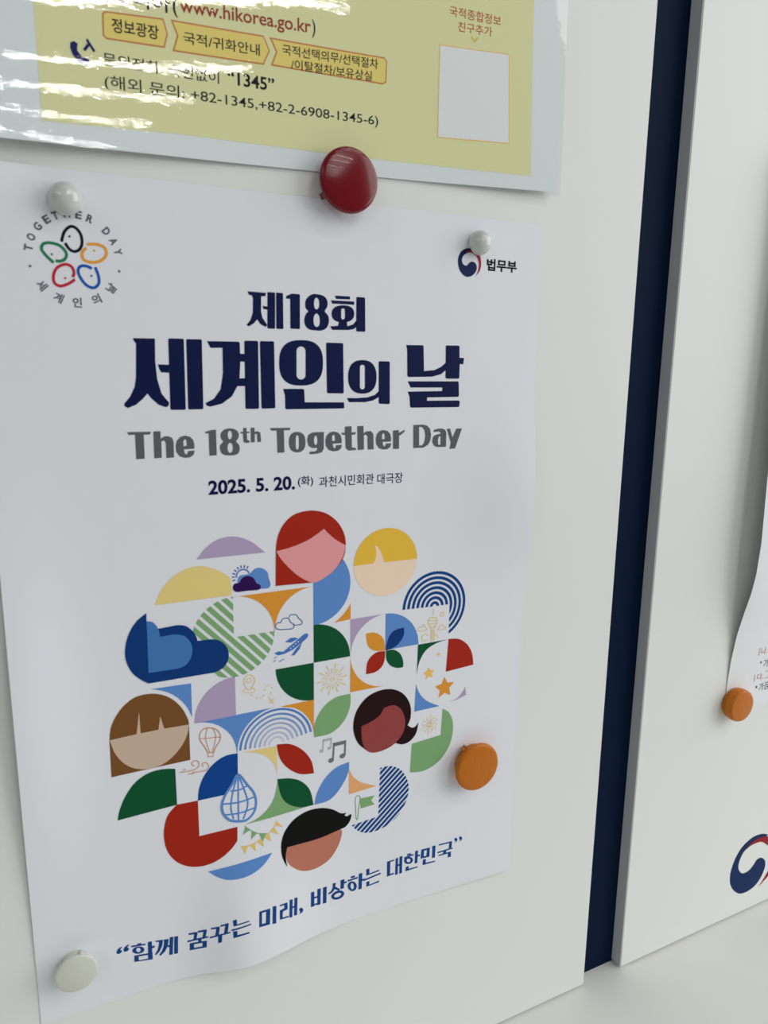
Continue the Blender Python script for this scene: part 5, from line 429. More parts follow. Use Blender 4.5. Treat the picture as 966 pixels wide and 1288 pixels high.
   ('letter_grey', 1, [[[561,1399,558,1409,551,1416,541,1419,531,1416,524,1409,521,1399,524,1389,531,1382,541,1379,551,1382,558,1389]],[[1858,1407,1855,1417,1848,1424,1838,1427,1828,1424,1820,1417,1818,1407,1820,1397,1828,1390,1838,1387,1848,1390,1855,1397]]])]),
 ('ministry_emblem', [('emblem_navy', 1, [[[8521,2270,8498,2270,8466,2270,8431,2267,8398,2261,8368,2250,8338,2236,8310,2218,8285,2197,8264,2171,8246,2140,8231,2108,8221,2074,8216,2041,8216,2005,8219,1970,8226,1935,8237,1901,8252,1867,8271,1834,8293,1806,8319,1782,8349,1760,8380,1743,8412,1732,8443,1728,8475,1730,8506,1736,8535,1746,8563,1760,8588,1779,8611,1800,8630,1821,8645,1844,8656,1869,8663,1894,8665,1918,8661,1942,8651,1966,8638,1987,8622,2003,8602,2014,8578,2020,8553,2023,8531,2022,8513,2016,8497,2006,8481,1994,8467,1983,8454,1971,8443,1957,8432,1946,8419,1939,8401,1938,8381,1942,8361,1949,8344,1959,8331,1974,8319,1992,8311,2013,8307,2034,8309,2056,8315,2078,8325,2100,8338,2120,8355,2137,8376,2152,8399,2165,8420,2176,8442,2183,8464,2188,8483,2192,8497,2194]]]),
   ('emblem_red', 2, [[[8393,2192,8410,2202,8435,2216,8465,2229,8495,2237,8528,2239,8564,2238,8600,2232,8632,2223,8660,2209,8685,2190,8707,2168,8726,2142,8741,2112,8752,2077,8760,2040,8763,2003,8763,1967,8758,1931,8749,1894,8735,1860,8710,1824,8676,1789,8644,1757,8622,1736,8622,1736,8635,1754,8654,1779,8673,1809,8688,1841,8698,1874,8705,1911,8709,1949,8709,1984,8704,2018,8695,2050,8683,2081,8668,2107,8651,2128,8631,2144,8609,2158,8587,2170,8566,2179,8544,2187,8521,2192,8497,2194,8470,2192,8440,2185,8412,2178,8393,2174]]])]),
 ('english_title_lettering', [('title_grey', 1, [[[1829,-1167,2215,-1173,2193,-1217,2092,-1219,2089,-1626,1951,-1628,1953,-1215,1845,-1217]],[[2252,-1169,2367,-1167,2369,-1298,2424,-1260,2499,-1257,2560,-1289,2582,-1349,2579,-1625,2451,-1630,2450,-1369,2422,-1325,2377,-1342,2372,-1621,2248,-1628]],[[2775,-1255,2863,-1276,2917,-1334,2935,-1412,2932,-1487,2753,-1491,2763,-1561,2793,-1585,2812,-1563,2821,-1524,2936,-1521,2916,-1593,2850,-1637,2760,-1641,2673,-1608,2620,-1529,2614,-1426,2638,-1338,2698,-1276],[2778,-1309,2802,-1343,2804,-1433,2748,-1439,2746,-1354]],[[3131,-1199,3241,-1171,3322,-1168,3322,-1618,3192,-1623,3192,-1226,3137,-1230]],[[3566,-1151,3605,-1154,3645,-1165,3678,-1180,3702,-1201,3720,-1228,3730,-1255,3731,-1282,3724,-1309,3714,-1334,3701,-1353,3684,-1368,3678,-1386,3691,-1406,3713,-1429,3730,-1454,3738,-1484,3740,-1517,3736,-1547,3727,-1574,3712,-1599,3688,-1617,3652,-1628,3608,-1633,3564,-1633,3519,-1630,3475,-1623,3439,-1609,3414,-1589,3398,-1562,3388,-1533,3383,-1503,3384,-1470,3390,-1442,3408,-1420,3432,-1401,3445,-1383,3438,-1364,3421,-1345,3407,-1324,3401,-1299,3400,-1272,3404,-1245,3416,-1220,3435,-1196,3459,-1176,3491,-1163,3528,-1154],[3608,-1270,3607,-1287,3604,-1303,3598,-1317,3592,-1329,3584,-1338,3575,-1343,3566,-1345,3557,-1343,3549,-1337,3542,-1327,3536,-1315,3531,-1301,3529,-1284,3528,-1267,3530,-1251,3533,-1235,3538,-1220,3545,-1208,3553,-1200,3561,-1194,3570,-1193,3579,-1195,3588,-1201,3595,-1210,3601,-1222,3605,-1237,3608,-1253],[3616,-1497,3614,-1517,3610,-1536,3604,-1553,3596,-1567,3586,-1577,3576,-1584,3565,-1585,3554,-1583,3544,-1576,3536,-1565,3528,-1550,3523,-1533,3520,-1514,3519,-1494,3521,-1474,3525,-1455,3531,-1438,3539,-1424,3549,-1414,3559,-1408,3570,-1406,3581,-1408,3591,-1415,3599,-1426,3607,-1441,3612,-1458,3615,-1477]],[[3814,-1152,3874,-1148,3875,-1219,3927,-1216,3921,-1242,3877,-1246,3882,-1366,3923,-1381,3922,-1413,3862,-1421,3813,-1398,3806,-1249,3757,-1243,3763,-1222,3809,-1220]],[[3950,-1150,4021,-1149,4022,-1229,4072,-1214,4127,-1240,4138,-1409,4071,-1412,4066,-1265,4024,-1264,4021,-1411,3950,-1414]],[[4313,-1165,4702,-1169,4690,-1210,4575,-1212,4581,-1621,4447,-1621,4439,-1214,4332,-1211]],[[4996,-1444,4994,-1485,4989,-1516,4980,-1542,4968,-1566,4954,-1586,4936,-1602,4915,-1615,4892,-1623,4865,-1628,4830,-1629,4795,-1625,4769,-1618,4746,-1608,4726,-1594,4709,-1576,4695,-1555,4684,-1531,4676,-1504,4671,-1473,4670,-1433,4672,-1393,4677,-1362,4686,-1336,4698,-1313,4712,-1293,4730,-1277,4750,-1264,4773,-1255,4799,-1250,4834,-1249,4869,-1252,4895,-1259,4918,-1269,4939,-1283,4956,-1300,4970,-1321,4982,-1345,4990,-1372,4995,-1403],[4867,-1445,4866,-1484,4865,-1506,4864,-1523,4862,-1538,4859,-1550,4856,-1560,4853,-1567,4848,-1573,4843,-1576,4834,-1576,4824,-1575,4819,-1571,4815,-1566,4811,-1558,4809,-1548,4806,-1536,4805,-1521,4803,-1503,4803,-1481,4803,-1443,4804,-1405,4805,-1383,4806,-1365,4808,-1351,4811,-1339,4814,-1329,4817,-1321,4822,-1316,4827,-1313,4836,-1312,4846,-1314,4851,-1317,4855,-1323,4859,-1330,4861,-1340,4864,-1352,4865,-1367,4867,-1385,4867,-1407]],[[5029,-1417,5050,-1313,5133,-1269,5237,-1263,5366,-1267,5362,-1583,5326,-1646,5235,-1670,5077,-1675,5077,-1628,5191,-1624,5230,-1592,5227,-1558,5131,-1560,5057,-1516],[5236,-1419,5235,-1439,5233,-1457,5228,-1474,5223,-1488,5216,-1498,5208,-1505,5200,-1507,5192,-1504,5185,-1497,5178,-1487,5172,-1472,5168,-1455,5166,-1436,5165,-1416,5166,-1397,5169,-1378,5173,-1361,5179,-1347,5185,-1337,5193,-1331,5201,-1329,5209,-1331,5216,-1338,5223,-1349,5229,-1363,5233,-1380,5236,-1399]],[[5557,-1261,5651,-1281,5710,-1338,5732,-1415,5732,-1488,5544,-1492,5557,-1560,5589,-1584,5608,-1562,5616,-1524,5737,-1521,5719,-1591,5651,-1634,5557,-1638,5464,-1607,5406,-1529,5395,-1429,5417,-1342,5478,-1281],[5563,-1314,5589,-1347,5595,-1435,5536,-1441,5531,-1358]],[[5798,-1175,5937,-1170,5938,-1291,6032,-1288,6016,-1331,5941,-1334,5946,-1577,6034,-1594,6034,-1631,5877,-1637,5815,-1586,5805,-1336,5743,-1328,5721,-1291,5798,-1290]],[[6056,-1175,6188,-1170,6196,-1313,6253,-1280,6348,-1274,6403,-1333,6413,-1632,6285,-1633,6276,-1373,6237,-1337,6199,-1356,6202,-1629,6072,-1633]],[[6615,-1261,6709,-1282,6769,-1340,6792,-1418,6793,-1492,6605,-1496,6620,-1566,6652,-1590,6670,-1568,6678,-1529,6799,-1526,6781,-1597,6714,-1641,6621,-1645,6527,-1614,6467,-1535,6456,-1432,6476,-1344,6536,-1282],[6621,-1315,6648,-1349,6655,-1439,6596,-1445,6590,-1360]],[[6834,-1279,6959,-1271,6967,-1329,7089,-1271,7093,-1309,7011,-1366,6971,-1388,6973,-1644,6840,-1642]],[[7288,-1180,7520,-1178,7605,-1202,7672,-1267,7699,-1388,7686,-1500,7632,-1588,7530,-1640,7298,-1641],[7419,-1221,7487,-1226,7543,-1287,7567,-1399,7548,-1525,7504,-1591,7427,-1596]],[[7757,-1292,7847,-1269,7951,-1267,8021,-1291,8052,-1345,8052,-1640,7856,-1641,7778,-1616,7734,-1546,7735,-1456,7773,-1405,7850,-1381,7922,-1374,7918,-1341,7866,-1322,7758,-1334],[7920,-1416,7924,-1598,7869,-1593,7861,-1490,7877,-1433]],[[8064,-1277,8139,-1271,8202,-1458,8285,-1278,8419,-1275,8265,-1682,8134,-1688,8163,-1560]]])]),
 ('slogan_lettering', [('slogan_blue', 1, [[[1517,-10876,1590,-10891,1588,-10932,1518,-10912]],[[1401,-10880,1664,-10932,1668,-10963,1404,-10914]],[[1639,-11047,1637,-11064,1630,-11079,1618,-11092,1601,-11101,1581,-11105,1558,-11106,1534,-11103,1510,-11096,1486,-11085,1465,-11071,1447,-11054,1433,-11037,1424,-11018,1420,-11000,1422,-10983,1429,-10968,1441,-10956,1457,-10947,1477,-10942,1500,-10941,1524,-10944,1548,-10951,1572,-10962,1593,-10976,1611,-10992,1625,-11010,1635,-11029],[1572,-11030,1572,-11041,1569,-11051,1565,-11059,1559,-11066,1552,-11070,1544,-11072,1535,-11071,1526,-11068,1517,-11062,1509,-11055,1503,-11045,1497,-11035,1494,-11024,1492,-11013,1492,-11002,1494,-10992,1499,-10984,1504,-10977,1511,-10973,1520,-10971,1528,-10972,1537,-10975,1546,-10980,1554,-10988,1561,-10997,1566,-11007,1570,-11019]],[[1709,-10913,1783,-10924,1781,-11028,1830,-11037,1828,-11082,1781,-11074,1779,-11188,1702,-11179]],[[1451,-11114,1785,-11174,1781,-11324,1444,-11252],[1530,-11164,1699,-11194,1698,-11276,1526,-11248]],[[1846,-10938,1972,-10961,1988,-10983,1966,-11104,1914,-11200,1848,-11258,1827,-11233,1880,-11154,1907,-11049,1913,-10982,1861,-10976]],[[1994,-10972,2083,-10981,2093,-11007,2070,-11141,2016,-11238,1930,-11302,1905,-11279,1962,-11201,1993,-11114,2009,-11011]],[[2071,-11119,2113,-11127,2111,-11172,2075,-11166]],[[2115,-10959,2184,-10966,2157,-11354,2090,-11344]],[[2201,-10972,2273,-10982,2258,-11362,2182,-11353]],[[2470,-10983,2626,-10991,2642,-11015,2615,-11146,2556,-11145,2574,-11031,2474,-11020]],[[2643,-10976,2805,-10975,2818,-10994,2788,-11139,2726,-11142,2751,-11020,2648,-11013]],[[2441,-11140,2832,-11131,2837,-11165,2445,-11177]],[[2645,-11150,2709,-11148,2706,-11230,2645,-11233]],[[2486,-11209,2809,-11225,2798,-11371,2480,-11367],[2566,-11250,2725,-11257,2719,-11332,2563,-11332]],[[2889,-10963,3050,-10960,3061,-10981,3034,-11144,2965,-11152,2993,-10998,2893,-10999]],[[3071,-10937,3220,-10914,3231,-10935,3203,-11121,3132,-11128,3162,-10960,3075,-10973]],[[2862,-11153,3251,-11107,3255,-11137,2866,-11190]],[[3020,-11158,3098,-11148,3086,-11308,3014,-11316]],[[3312,-10881,3387,-10873,3388,-10980,3631,-10965,3635,-10989,3321,-11010]],[[3275,-11067,3663,-11040,3668,-11067,3279,-11103]],[[3307,-11112,3387,-11119,3383,-11208,3625,-11205,3629,-11236,3307,-11259]],[[3849,-10852,4084,-10873,4062,-11210,3832,-11184],[3903,-10897,3992,-10906,3977,-11142,3891,-11136]],[[4137,-10856,4219,-10871,4199,-11248,4117,-11230]],[[4291,-10885,4466,-10902,4470,-11053,4357,-11062,4346,-11189,4482,-11209,4487,-11245,4284,-11210,4292,-11007,4394,-10999,4393,-10930,4296,-10917]],[[4521,-10870,4589,-10887,4569,-11281,4500,-11265]],[[4577,-11045,4625,-11054,4624,-11090,4576,-11081]],[[4631,-10878,4703,-10893,4681,-11287,4608,-11269]],[[4782,-11166,4797,-11179,4812,-11197,4823,-11216,4826,-11235,4824,-11254,4818,-11269,4807,-11279,4791,-11286,4775,-11290,4758,-11293,4739,-11293,4730,-11289,4736,-11281,4750,-11268,4759,-11255,4754,-11240,4743,-11225,4735,-11210,4734,-11194,4737,-11180,4743,-11169,4754,-11163,4768,-11162]],[[5019,-10917,5096,-10929,5090,-11272,5009,-11260]],[[5094,-11053,5178,-11068,5178,-11103,5093,-11091]],[[5091,-11216,5176,-11232,5176,-11267,5091,-11251]],[[5170,-10904,5251,-10915,5239,-11291,5161,-11282]],[[5304,-10923,5392,-10929,5381,-11315,5296,-11304]],[[5533,-10912,5611,-10924,5593,-11006,5706,-11113,5688,-11146,5585,-11068,5521,-11122,5443,-11144,5426,-11112,5504,-11072,5532,-11001]],[[5724,-10905,5816,-10909,5809,-10968,5866,-10977,5866,-11021,5806,-11013,5802,-11127,5717,-11117]],[[5804,-11232,5809,-11256,5806,-11280,5795,-11301,5776,-11319,5752,-11333,5723,-11342,5690,-11345,5655,-11343,5620,-11336,5587,-11323,5557,-11306,5532,-11286,5513,-11263,5501,-11240,5496,-11216,5500,-11193,5511,-11172,5529,-11155,5553,-11142,5583,-11133,5615,-11130,5650,-11131,5685,-11138,5718,-11150,5748,-11166,5773,-11186,5792,-11208],[5737,-11231,5739,-11242,5736,-11252,5729,-11261,5719,-11270,5705,-11276,5688,-11281,5670,-11283,5650,-11283,5631,-11281,5613,-11276,5597,-11270,5584,-11262,5574,-11252,5568,-11242,5566,-11232,5569,-11222,5575,-11212,5586,-11204,5600,-11198,5617,-11193,5635,-11191,5654,-11191,5673,-11193,5692,-11197,5708,-11204,5721,-11212,5731,-11221]],[[5965,-10897,6065,-10906,6066,-10953,5973,-10943]],[[5887,-10963,6127,-10963,6134,-11002,5895,-11002]],[[6112,-11168,6114,-11195,6110,-11221,6101,-11242,6087,-11259,6069,-11271,6047,-11276,6023,-11275,5998,-11267,5974,-11254,5950,-11235,5930,-11212,5913,-11186,5900,-11158,5893,-11129,5891,-11102,5895,-11077,5904,-11055,5918,-11039,5936,-11028,5957,-11022,5981,-11023,6006,-11031,6031,-11044,6054,-11062,6075,-11085,6092,-11111,6104,-11139],[6041,-11159,6042,-11176,6040,-11192,6037,-11206,6032,-11217,6025,-11224,6018,-11228,6009,-11227,6000,-11223,5991,-11215,5983,-11204,5976,-11190,5970,-11173,5965,-11156,5963,-11138,5962,-11121,5964,-11105,5967,-11092,5972,-11081,5979,-11074,5987,-11070,5995,-11070,6004,-11075,6013,-11083,6021,-11094,6029,-11108,6034,-11124,6039,-11141]],[[6158,-10898,6245,-10905,6242,-11057,6318,-11068,6318,-11112,6239,-11104,6233,-11292,6154,-11286]],[[6342,-10853,6417,-10853,6419,-10978,6652,-10962,6659,-10994,6343,-11011]],[[6282,-11082,6697,-11047,6701,-11082,6290,-11121]],[[6344,-11165,6420,-11165,6421,-11258,6655,-11233,6663,-11273,6349,-11285]],[[6853,-10827,7027,-10829,7033,-10858,6934,-10861,6933,-11161,7027,-11159,7033,-11193,6856,-11203]],[[7067,-10815,7129,-10816,7126,-11229,7061,-11229]],[[7127,-10981,7170,-10982,7171,-11028,7128,-11027]],[[7167,-10801,7238,-10801,7232,-11231,7164,-11230]],[[7357,-10801,7456,-10796,7462,-10839,7366,-10841]],[[7279,-10855,7523,-10841,7529,-10876,7288,-10890]],[[7509,-10978,7511,-10999,7507,-11018,7498,-11034,7483,-11047,7464,-11056,7441,-11061,7417,-11060,7391,-11055,7366,-11046,7342,-11032,7321,-11016,7304,-10996,7291,-10976,7284,-10955,7282,-10934,7286,-10915,7295,-10899,7310,-10886,7329,-10877,7351,-10873,7376,-10873,7401,-10878,7427,-10887,7450,-10901,7472,-10917,7489,-10936,7502,-10957],[7447,-10972,7449,-10983,7447,-10993,7443,-11001,7437,-11008,7430,-11013,7420,-11016,7410,-11016,7399,-11013,7388,-11009,7377,-11002,7368,-10994,7360,-10984,7354,-10973,7351,-10962,7350,-10952,7351,-10942,7355,-10933,7361,-10927,7368,-10922,7378,-10919,7388,-10919,7399,-10922,7410,-10926,7421,-10933,7430,-10941,7438,-10951,7444,-10962]],[[7566,-10782,7640,-10786,7635,-10903,7690,-10906,7691,-10944,7633,-10943,7628,-11098,7556,-11098]],[[7331,-11113,7407,-11111,7403,-11182,7629,-11189,7636,-11218,7322,-11219]],[[7724,-10795,7948,-10808,7939,-11040,7709,-11021],[7798,-10844,7870,-10847,7862,-10989,7789,-10986]],[[8012,-10795,8097,-10799,8087,-11098,8011,-11100]],[[7772,-11062,7850,-11067,7844,-11166,8089,-11187,8095,-11216,7766,-11202]],[[8182,-10800,8539,-10820,8528,-10981,8456,-10987,8464,-10850,8189,-10834]],[[8150,-10986,8551,-10988,8561,-11021,8156,-11021]],[[8307,-11006,8387,-11003,8383,-11084,8309,-11081]],[[8180,-11069,8516,-11077,8513,-11213,8432,-11214,8436,-11108,8189,-11099]],[[8642,-10768,8655,-10775,8668,-10787,8677,-10800,8682,-10816,8682,-10834,8679,-10850,8670,-10862,8657,-10872,8644,-10878,8632,-10881,8621,-10879,8615,-10875,8621,-10869,8633,-10859,8638,-10849,8630,-10839,8616,-10829,8605,-10818,8602,-10803,8603,-10787,8607,-10774,8616,-10768,8629,-10766]],[[8770,-10770,8783,-10777,8797,-10789,8806,-10802,8810,-10818,8811,-10836,8807,-10852,8798,-10864,8785,-10874,8773,-10880,8761,-10882,8749,-10881,8743,-10877,8749,-10870,8761,-10861,8766,-10851,8758,-10841,8744,-10831,8733,-10819,8730,-10804,8731,-10788,8735,-10776,8744,-10770,8757,-10768]]])]),
]
BOARD_EMBLEM = {"navy":[20181,-14136,20129,-14117,20055,-14088,19971,-14058,19892,-14036,19817,-14023,19742,-14013,19666,-14009,19593,-14010,19521,-14016,19452,-14027,19382,-14044,19310,-14067,19235,-14097,19156,-14133,19080,-14175,19010,-14221,18949,-14273,18893,-14329,18842,-14390,18796,-14454,18756,-14521,18720,-14592,18689,-14665,18662,-14739,18640,-14815,18621,-14893,18608,-14971,18602,-15048,18604,-15122,18611,-15196,18626,-15267,18646,-15337,18674,-15405,18709,-15472,18748,-15535,18792,-15594,18840,-15648,18893,-15699,18948,-15745,19001,-15785,19049,-15818,19094,-15846,19142,-15868,19198,-15886,19265,-15902,19339,-15913,19418,-15919,19496,-15918,19577,-15909,19661,-15894,19743,-15872,19818,-15844,19884,-15808,19945,-15766,20001,-15718,20051,-15666,20096,-15609,20137,-15546,20171,-15481,20198,-15417,20217,-15354,20230,-15291,20235,-15229,20232,-15174,20221,-15124,20202,-15078,20177,-15037,20146,-15000,20110,-14965,20068,-14932,20023,-14906,19978,-14887,19931,-14878,19883,-14875,19835,-14880,19793,-14893,19758,-14916,19728,-14949,19698,-14985,19665,-15020,19628,-15054,19588,-15089,19546,-15122,19502,-15148,19455,-15167,19405,-15180,19355,-15188,19307,-15191,19263,-15190,19220,-15184,19178,-15173,19138,-15155,19099,-15127,19061,-15092,19026,-15053,18997,-15012,18974,-14970,18956,-14925,18944,-14878,18940,-14828,18944,-14773,18956,-14715,18974,-14656,18998,-14600,19026,-14545,19059,-14492,19098,-14443,19146,-14400,19205,-14364,19274,-14334,19347,-14310,19419,-14292,19491,-14283,19563,-14281,19637,-14282,19711,-14285,19793,-14289,19880,-14296,19957,-14303,20011,-14307],"red":[19177,-14365,19205,-14345,19246,-14315,19293,-14283,19340,-14254,19388,-14230,19440,-14207,19493,-14187,19546,-14172,19599,-14161,19653,-14154,19707,-14150,19763,-14149,19819,-14150,19876,-14154,19933,-14159,19988,-14167,20037,-14170,20082,-14171,20131,-14183,20195,-14218,20283,-14285,20388,-14376,20492,-14477,20575,-14575,20634,-14667,20679,-14760,20711,-14854,20730,-14950,20737,-15049,20731,-15152,20712,-15253,20680,-15350,20625,-15449,20549,-15550,20476,-15638,20425,-15700,20218,-15820,20010,-15940,20084,-15862,20191,-15749,20303,-15624,20390,-15510,20447,-15410,20488,-15312,20515,-15218,20530,-15125,20527,-15027,20506,-14926,20481,-14837,20465,-14775,20252,-14553,20209,-14520,20148,-14472,20081,-14421,20024,-14380,19979,-14353,19940,-14332,19903,-14316,19862,-14303,19818,-14293,19774,-14287,19726,-14283,19674,-14282,19613,-14282,19546,-14285,19479,-14290,19420,-14298,19367,-14310,19318,-14327,19277,-14343,19248,-14354]}

# ------------------------------------------------------------------ setting: wall, navy strip
FLOOR_Z = -331.4
wall = box('wall_back', -1.4, 1.7, 0.0095, 0.12, 0.0, EYE_Z + 1.37, M_WALL)
tag(wall, kind='structure')
floor = box('floor', -1.4, 1.7, -6.0, 0.12, -0.1, 0.0, mat('floor_tile', (0.42, 0.41, 0.38), 0.5))
tag(floor, kind='structure')
strip = box('trim_1', 0.2400, 0.3000, 0.0068, 0.0095, EYE_Z + FLOOR_Z / 1000 - 0.0009, EYE_Z + 0.95, M_NAVY)
tag(strip, 'navy vertical strip recessed between the two white boards', kind='structure')

# ------------------------------------------------------------------ boards and counter
def board(name, xa, xb, label, edge_side):
    z0, z1 = EYE_Z + (FLOOR_Z + 0.02) / 1000, EYE_Z + 0.9
    o = box(name, xa, xb, 0.0, 0.0068 if True else 0, z0, z1, M_BOARD, bevel=0.0004)
    tag(o, label, 'board', 'white magnetic boards')
    return o
board_l = board('magnetic_board', -1.1, 0.2599, 'white magnetic board left of the navy strip, holding the event poster', 1)
board_r = board('magnetic_board', 0.2866, 1.5, 'white magnetic board right of the navy strip, with the swirl emblem near its foot', -1)
edge = box('edge_band', 0.28635, 0.28658, 0.0003, 0.00675, EYE_Z + (FLOOR_Z + 0.4) / 1000, EYE_Z + 0.9, M_EDGE, board_r)
edge['label'] = 'grey edge band along the left side of the board'
em = BOARD_EMBLEM
def unpack(l): return [(l[i] / 50.0, l[i + 1] / 50.0) for i in range(0, len(l), 2)]
flat0 = lambda X, Z: 0.0
tagz = decal('ministry_emblem', [('board_navy', 0, [[unpack(em['navy'])]]), ('board_red', 1, [[unpack(em['red'])]])], board_r, flat0,
             'navy and red swirl emblem printed on the board')
top = box('countertop', -1.1, 1.5, -0.36, 0.0095, EYE_Z + FLOOR_Z / 1000 - 0.03, EYE_Z + FLOOR_Z / 1000 - 0.0009, M_COUNTER, bevel=0.0)
tag(top, 'off-white counter ledge running along the foot of the boards', 'counter')

# ------------------------------------------------------------------ the event poster
poster = sheet('event_poster', ((-5, 57.0), (205, 57.4), (204.3, -241.2), (-4.4, -238.6)), h_poster, M_PAPER, 70, 100)
tag(poster, 'white event poster with a collage of round faces and leaves under a navy title', 'poster')
for name, layers in POSTER_ART:
    decal(name, [(c, l, [[unpack(lp) for lp in poly] for poly in polys]) for c, l, polys in layers], poster)
B = dict
lettering('date_lettering', [
    ('date_navy', '2025. 5. 20.', (63.1, -46.5, 95.6, -41.3), B(bold=.03)),
    ('date_navy', '(화)', (96.8, -45.8, 102.9, -41.6), B(bold=.008)),
    ('date_navy', '과천시민회관', (105.3, -46.3, 128.5, -42.2), B(bold=.004)),
    ('date_navy', '대극장', (130.0, -46.6, 141.4, -42.4), B(bold=.004))], poster)
lettering('quotation_mark', [('slogan_blue', '“', (22.8, -219.4, 27.3, -216.6), B(bold=.022, italic=.12))], poster)
lettering('ministry_lettering', [('text_black', '법무부', (178.0, 37.5, 192.8, 42.2), B(bold=.03))], poster)
ring = []
for ch, a in zip('TOGETHERDAY', (169.8, 155.5, 139.2, 124.1, 111.6, 96.9, 82.0, 67.6, 42.8, 27.6, 13.1)):
    x, z = 23.77 + 13.25 * math.cos(math.radians(a)), 31.02 + 13.25 * math.sin(math.radians(a))
    ring.append(('letter_grey', ch, (x - .95, z - 1.2, x + .95, z + 1.2), B(bold=.035, rot=a - 90)))
for ch, a in zip('세계인의날', (-139.6, -114.7, -90.6, -64.9, -38.7)):
    x, z = 23.77 + 13.2 * math.cos(math.radians(a)), 31.02 + 13.2 * math.sin(math.radians(a))
    ring.append(('letter_grey', ch, (x - 1.35, z - 1.5, x + 1.35, z + 1.5), B(bold=.02, rot=a + 90)))
lettering('ring_lettering', ring, poster)

# ------------------------------------------------------------------ the laminated sheet above it
K = 0.992
skew = lambda X: 0.034 * X
LAM = ((-1.5, 360.0), (210.4 * K, 367.0), (210.4 * K, 70.4 * K), (-1.5, 62.9 * K))
lam = sheet('laminated_notice', LAM, h_laminate, M_SHEET, 60, 80, thick=0.15)
tag(lam, 'laminated yellow information sheet with pale blue border, above the poster', 'notice')
def lp(*pts): return [[(x * K, z * K) for x, z in pts]]
decal('yellow_panel', [('pale_yellow', 0, [lp((16.4, 350), (195.4, 356), (195.7, 139), (196.4, 100), (197.2, 75.2), (129.7, 73.6), (60.8, 72.0), (16.9, 69.4))])], lam, h_laminate)
def rim(pts, w):
    n = len(pts); out = []
    for i in range(n):
        a, b, c = Vector(pts[i - 1]), Vector(pts[i]), Vector(pts[(i + 1) % n])
        d1 = (b - a).normalized(); d2 = (c - b).normalized(); nn = Vector((-(d1 + d2).y, (d1 + d2).x)).normalized()
        k = w / max(.4, nn.dot(Vector((-d1.y, d1.x))))
        out.append((b.x + nn.x * k, b.y + nn.y * k))
    return out
def button(pts):
    decal('yellow_button', [('button_rim', 1, [lp(*pts)]), ('button', 2, [lp(*rim(pts, .45))])], lam, h_laminate)
button([(36.6, 95.4), (54.0, 96.4), (55.2, 100.6), (54.0, 104.8), (36.6, 103.2), (35.7, 102.4), (35.5, 96.2)])
button([(56.4, 96.0), (86.6, 97.6), (88.9, 102.3), (86.8, 106.5), (56.2, 105.0), (58.0, 100.8)])
button([(89.1, 97.9), (131.2, 99.0), (132.7, 99.9), (132.9, 107.0), (131.8, 108.0), (88.8, 106.4), (91.0, 102.4)])
decal('information_card', [('card_rim', 1, [lp((154.2, 84.2), (186.4, 85.9), (185.1, 118.2), (154.2, 116.3))]),
      ('card', 2, [lp((154.6, 84.6), (186.0, 86.3), (184.7, 117.8), (154.6, 115.9))])], lam, h_laminate, 'blank white card with a thin orange rim')
decal('chevron_mark', [('chevron', 1, [lp((167.6, 120.9), (168.0, 121.5), (169.4, 120.4), (170.6, 121.7), (171.0, 121.1), (169.4, 119.4))])], lam, h_laminate)
decal('telephone_mark', [('phone', 2, [lp((26.2, 92.4), (27.2, 93.0), (28.2, 92.5), (28.0, 90.6), (29.3, 89.0), (30.4, 89.2), (31.3, 88.5), (30.9, 87.2), (29.7, 86.7), (27.8, 87.6), (26.6, 89.3), (26.0, 91.0))]),
    ('phone', 3, [lp((29.6, 91.2), (30.3, 90.8), (31.6, 92.6), (31.0, 93.1)), lp((30.6, 93.9), (32.6, 91.0), (33.2, 91.4), (31.1, 94.5))])], lam, h_laminate)
def tx(c, s, x0, z0, x1, z1, slope, bold=0.004): return (c, s, (x0 * K, z0 * K, x1 * K, z1 * K), B(bold=bold, slope=slope))
lettering('website_lettering', [tx('text_black', '하이코리아', 27, 105.2, 56.3, 110.2, .05, .01), tx('text_black', '(', 57.0, 105.9, 58.6, 111.5, .05, .01),
    tx('text_red', 'www.hikorea.go.kr', 59.2, 106.5, 103.6, 111.9, .062, .012), tx('text_black', ')', 104.0, 109.2, 105.3, 114.9, .05, .006)], lam, h_laminate, 1)
lettering('button_lettering', [tx('text_black', '정보광장', 38.3, 97.7, 52.3, 101.7, .045, .012), tx('text_black', '국적/귀화안내', 60.0, 98.9, 85.3, 102.4, .045, .006),
    tx('text_black', '국적선택의무/선택절차', 93.2, 101.9, 129.3, 105.2, .048, .006), tx('text_black', '/이탈절차/보유상실', 96.3, 98.0, 126.9, 101.2, .045, .006)], lam, h_laminate, 3)
lettering('telephone_lettering', [tx('text_black', '문의전화: 국번없이', 35.2, 88.0, 71.2, 91.6, .03, .004), tx('text_black', '“1345”', 74.1, 89.6, 90.2, 93.7, .025, .02),
    tx('text_black', '(해외 문의: +82-1345,+82-2-6908-1345-6)', 35.3, 81.0, 129.6, 85.5, .034, .002)], lam, h_laminate, 1)
lettering('card_lettering', [tx('kakao_red', '국적종합정보', 158.2, 126.5, 180.8, 130.0, .03, .006), tx('kakao_red', '친구추가', 162.0, 122.0, 177.0, 125.4, .05, .006)], lam, h_laminate, 1)
film = sheet('laminating_film', ((-3, 361.5), (211.9 * K, 368.5), (211.9 * K, 69.0 * K), (-3, 61.4 * K)), h_laminate, M_FILM, 60, 80, thick=0.02, extra=0.22, parent=lam, back=False)
film['label'] = 'clear glossy film sealing the sheet, with a narrow clear margin'

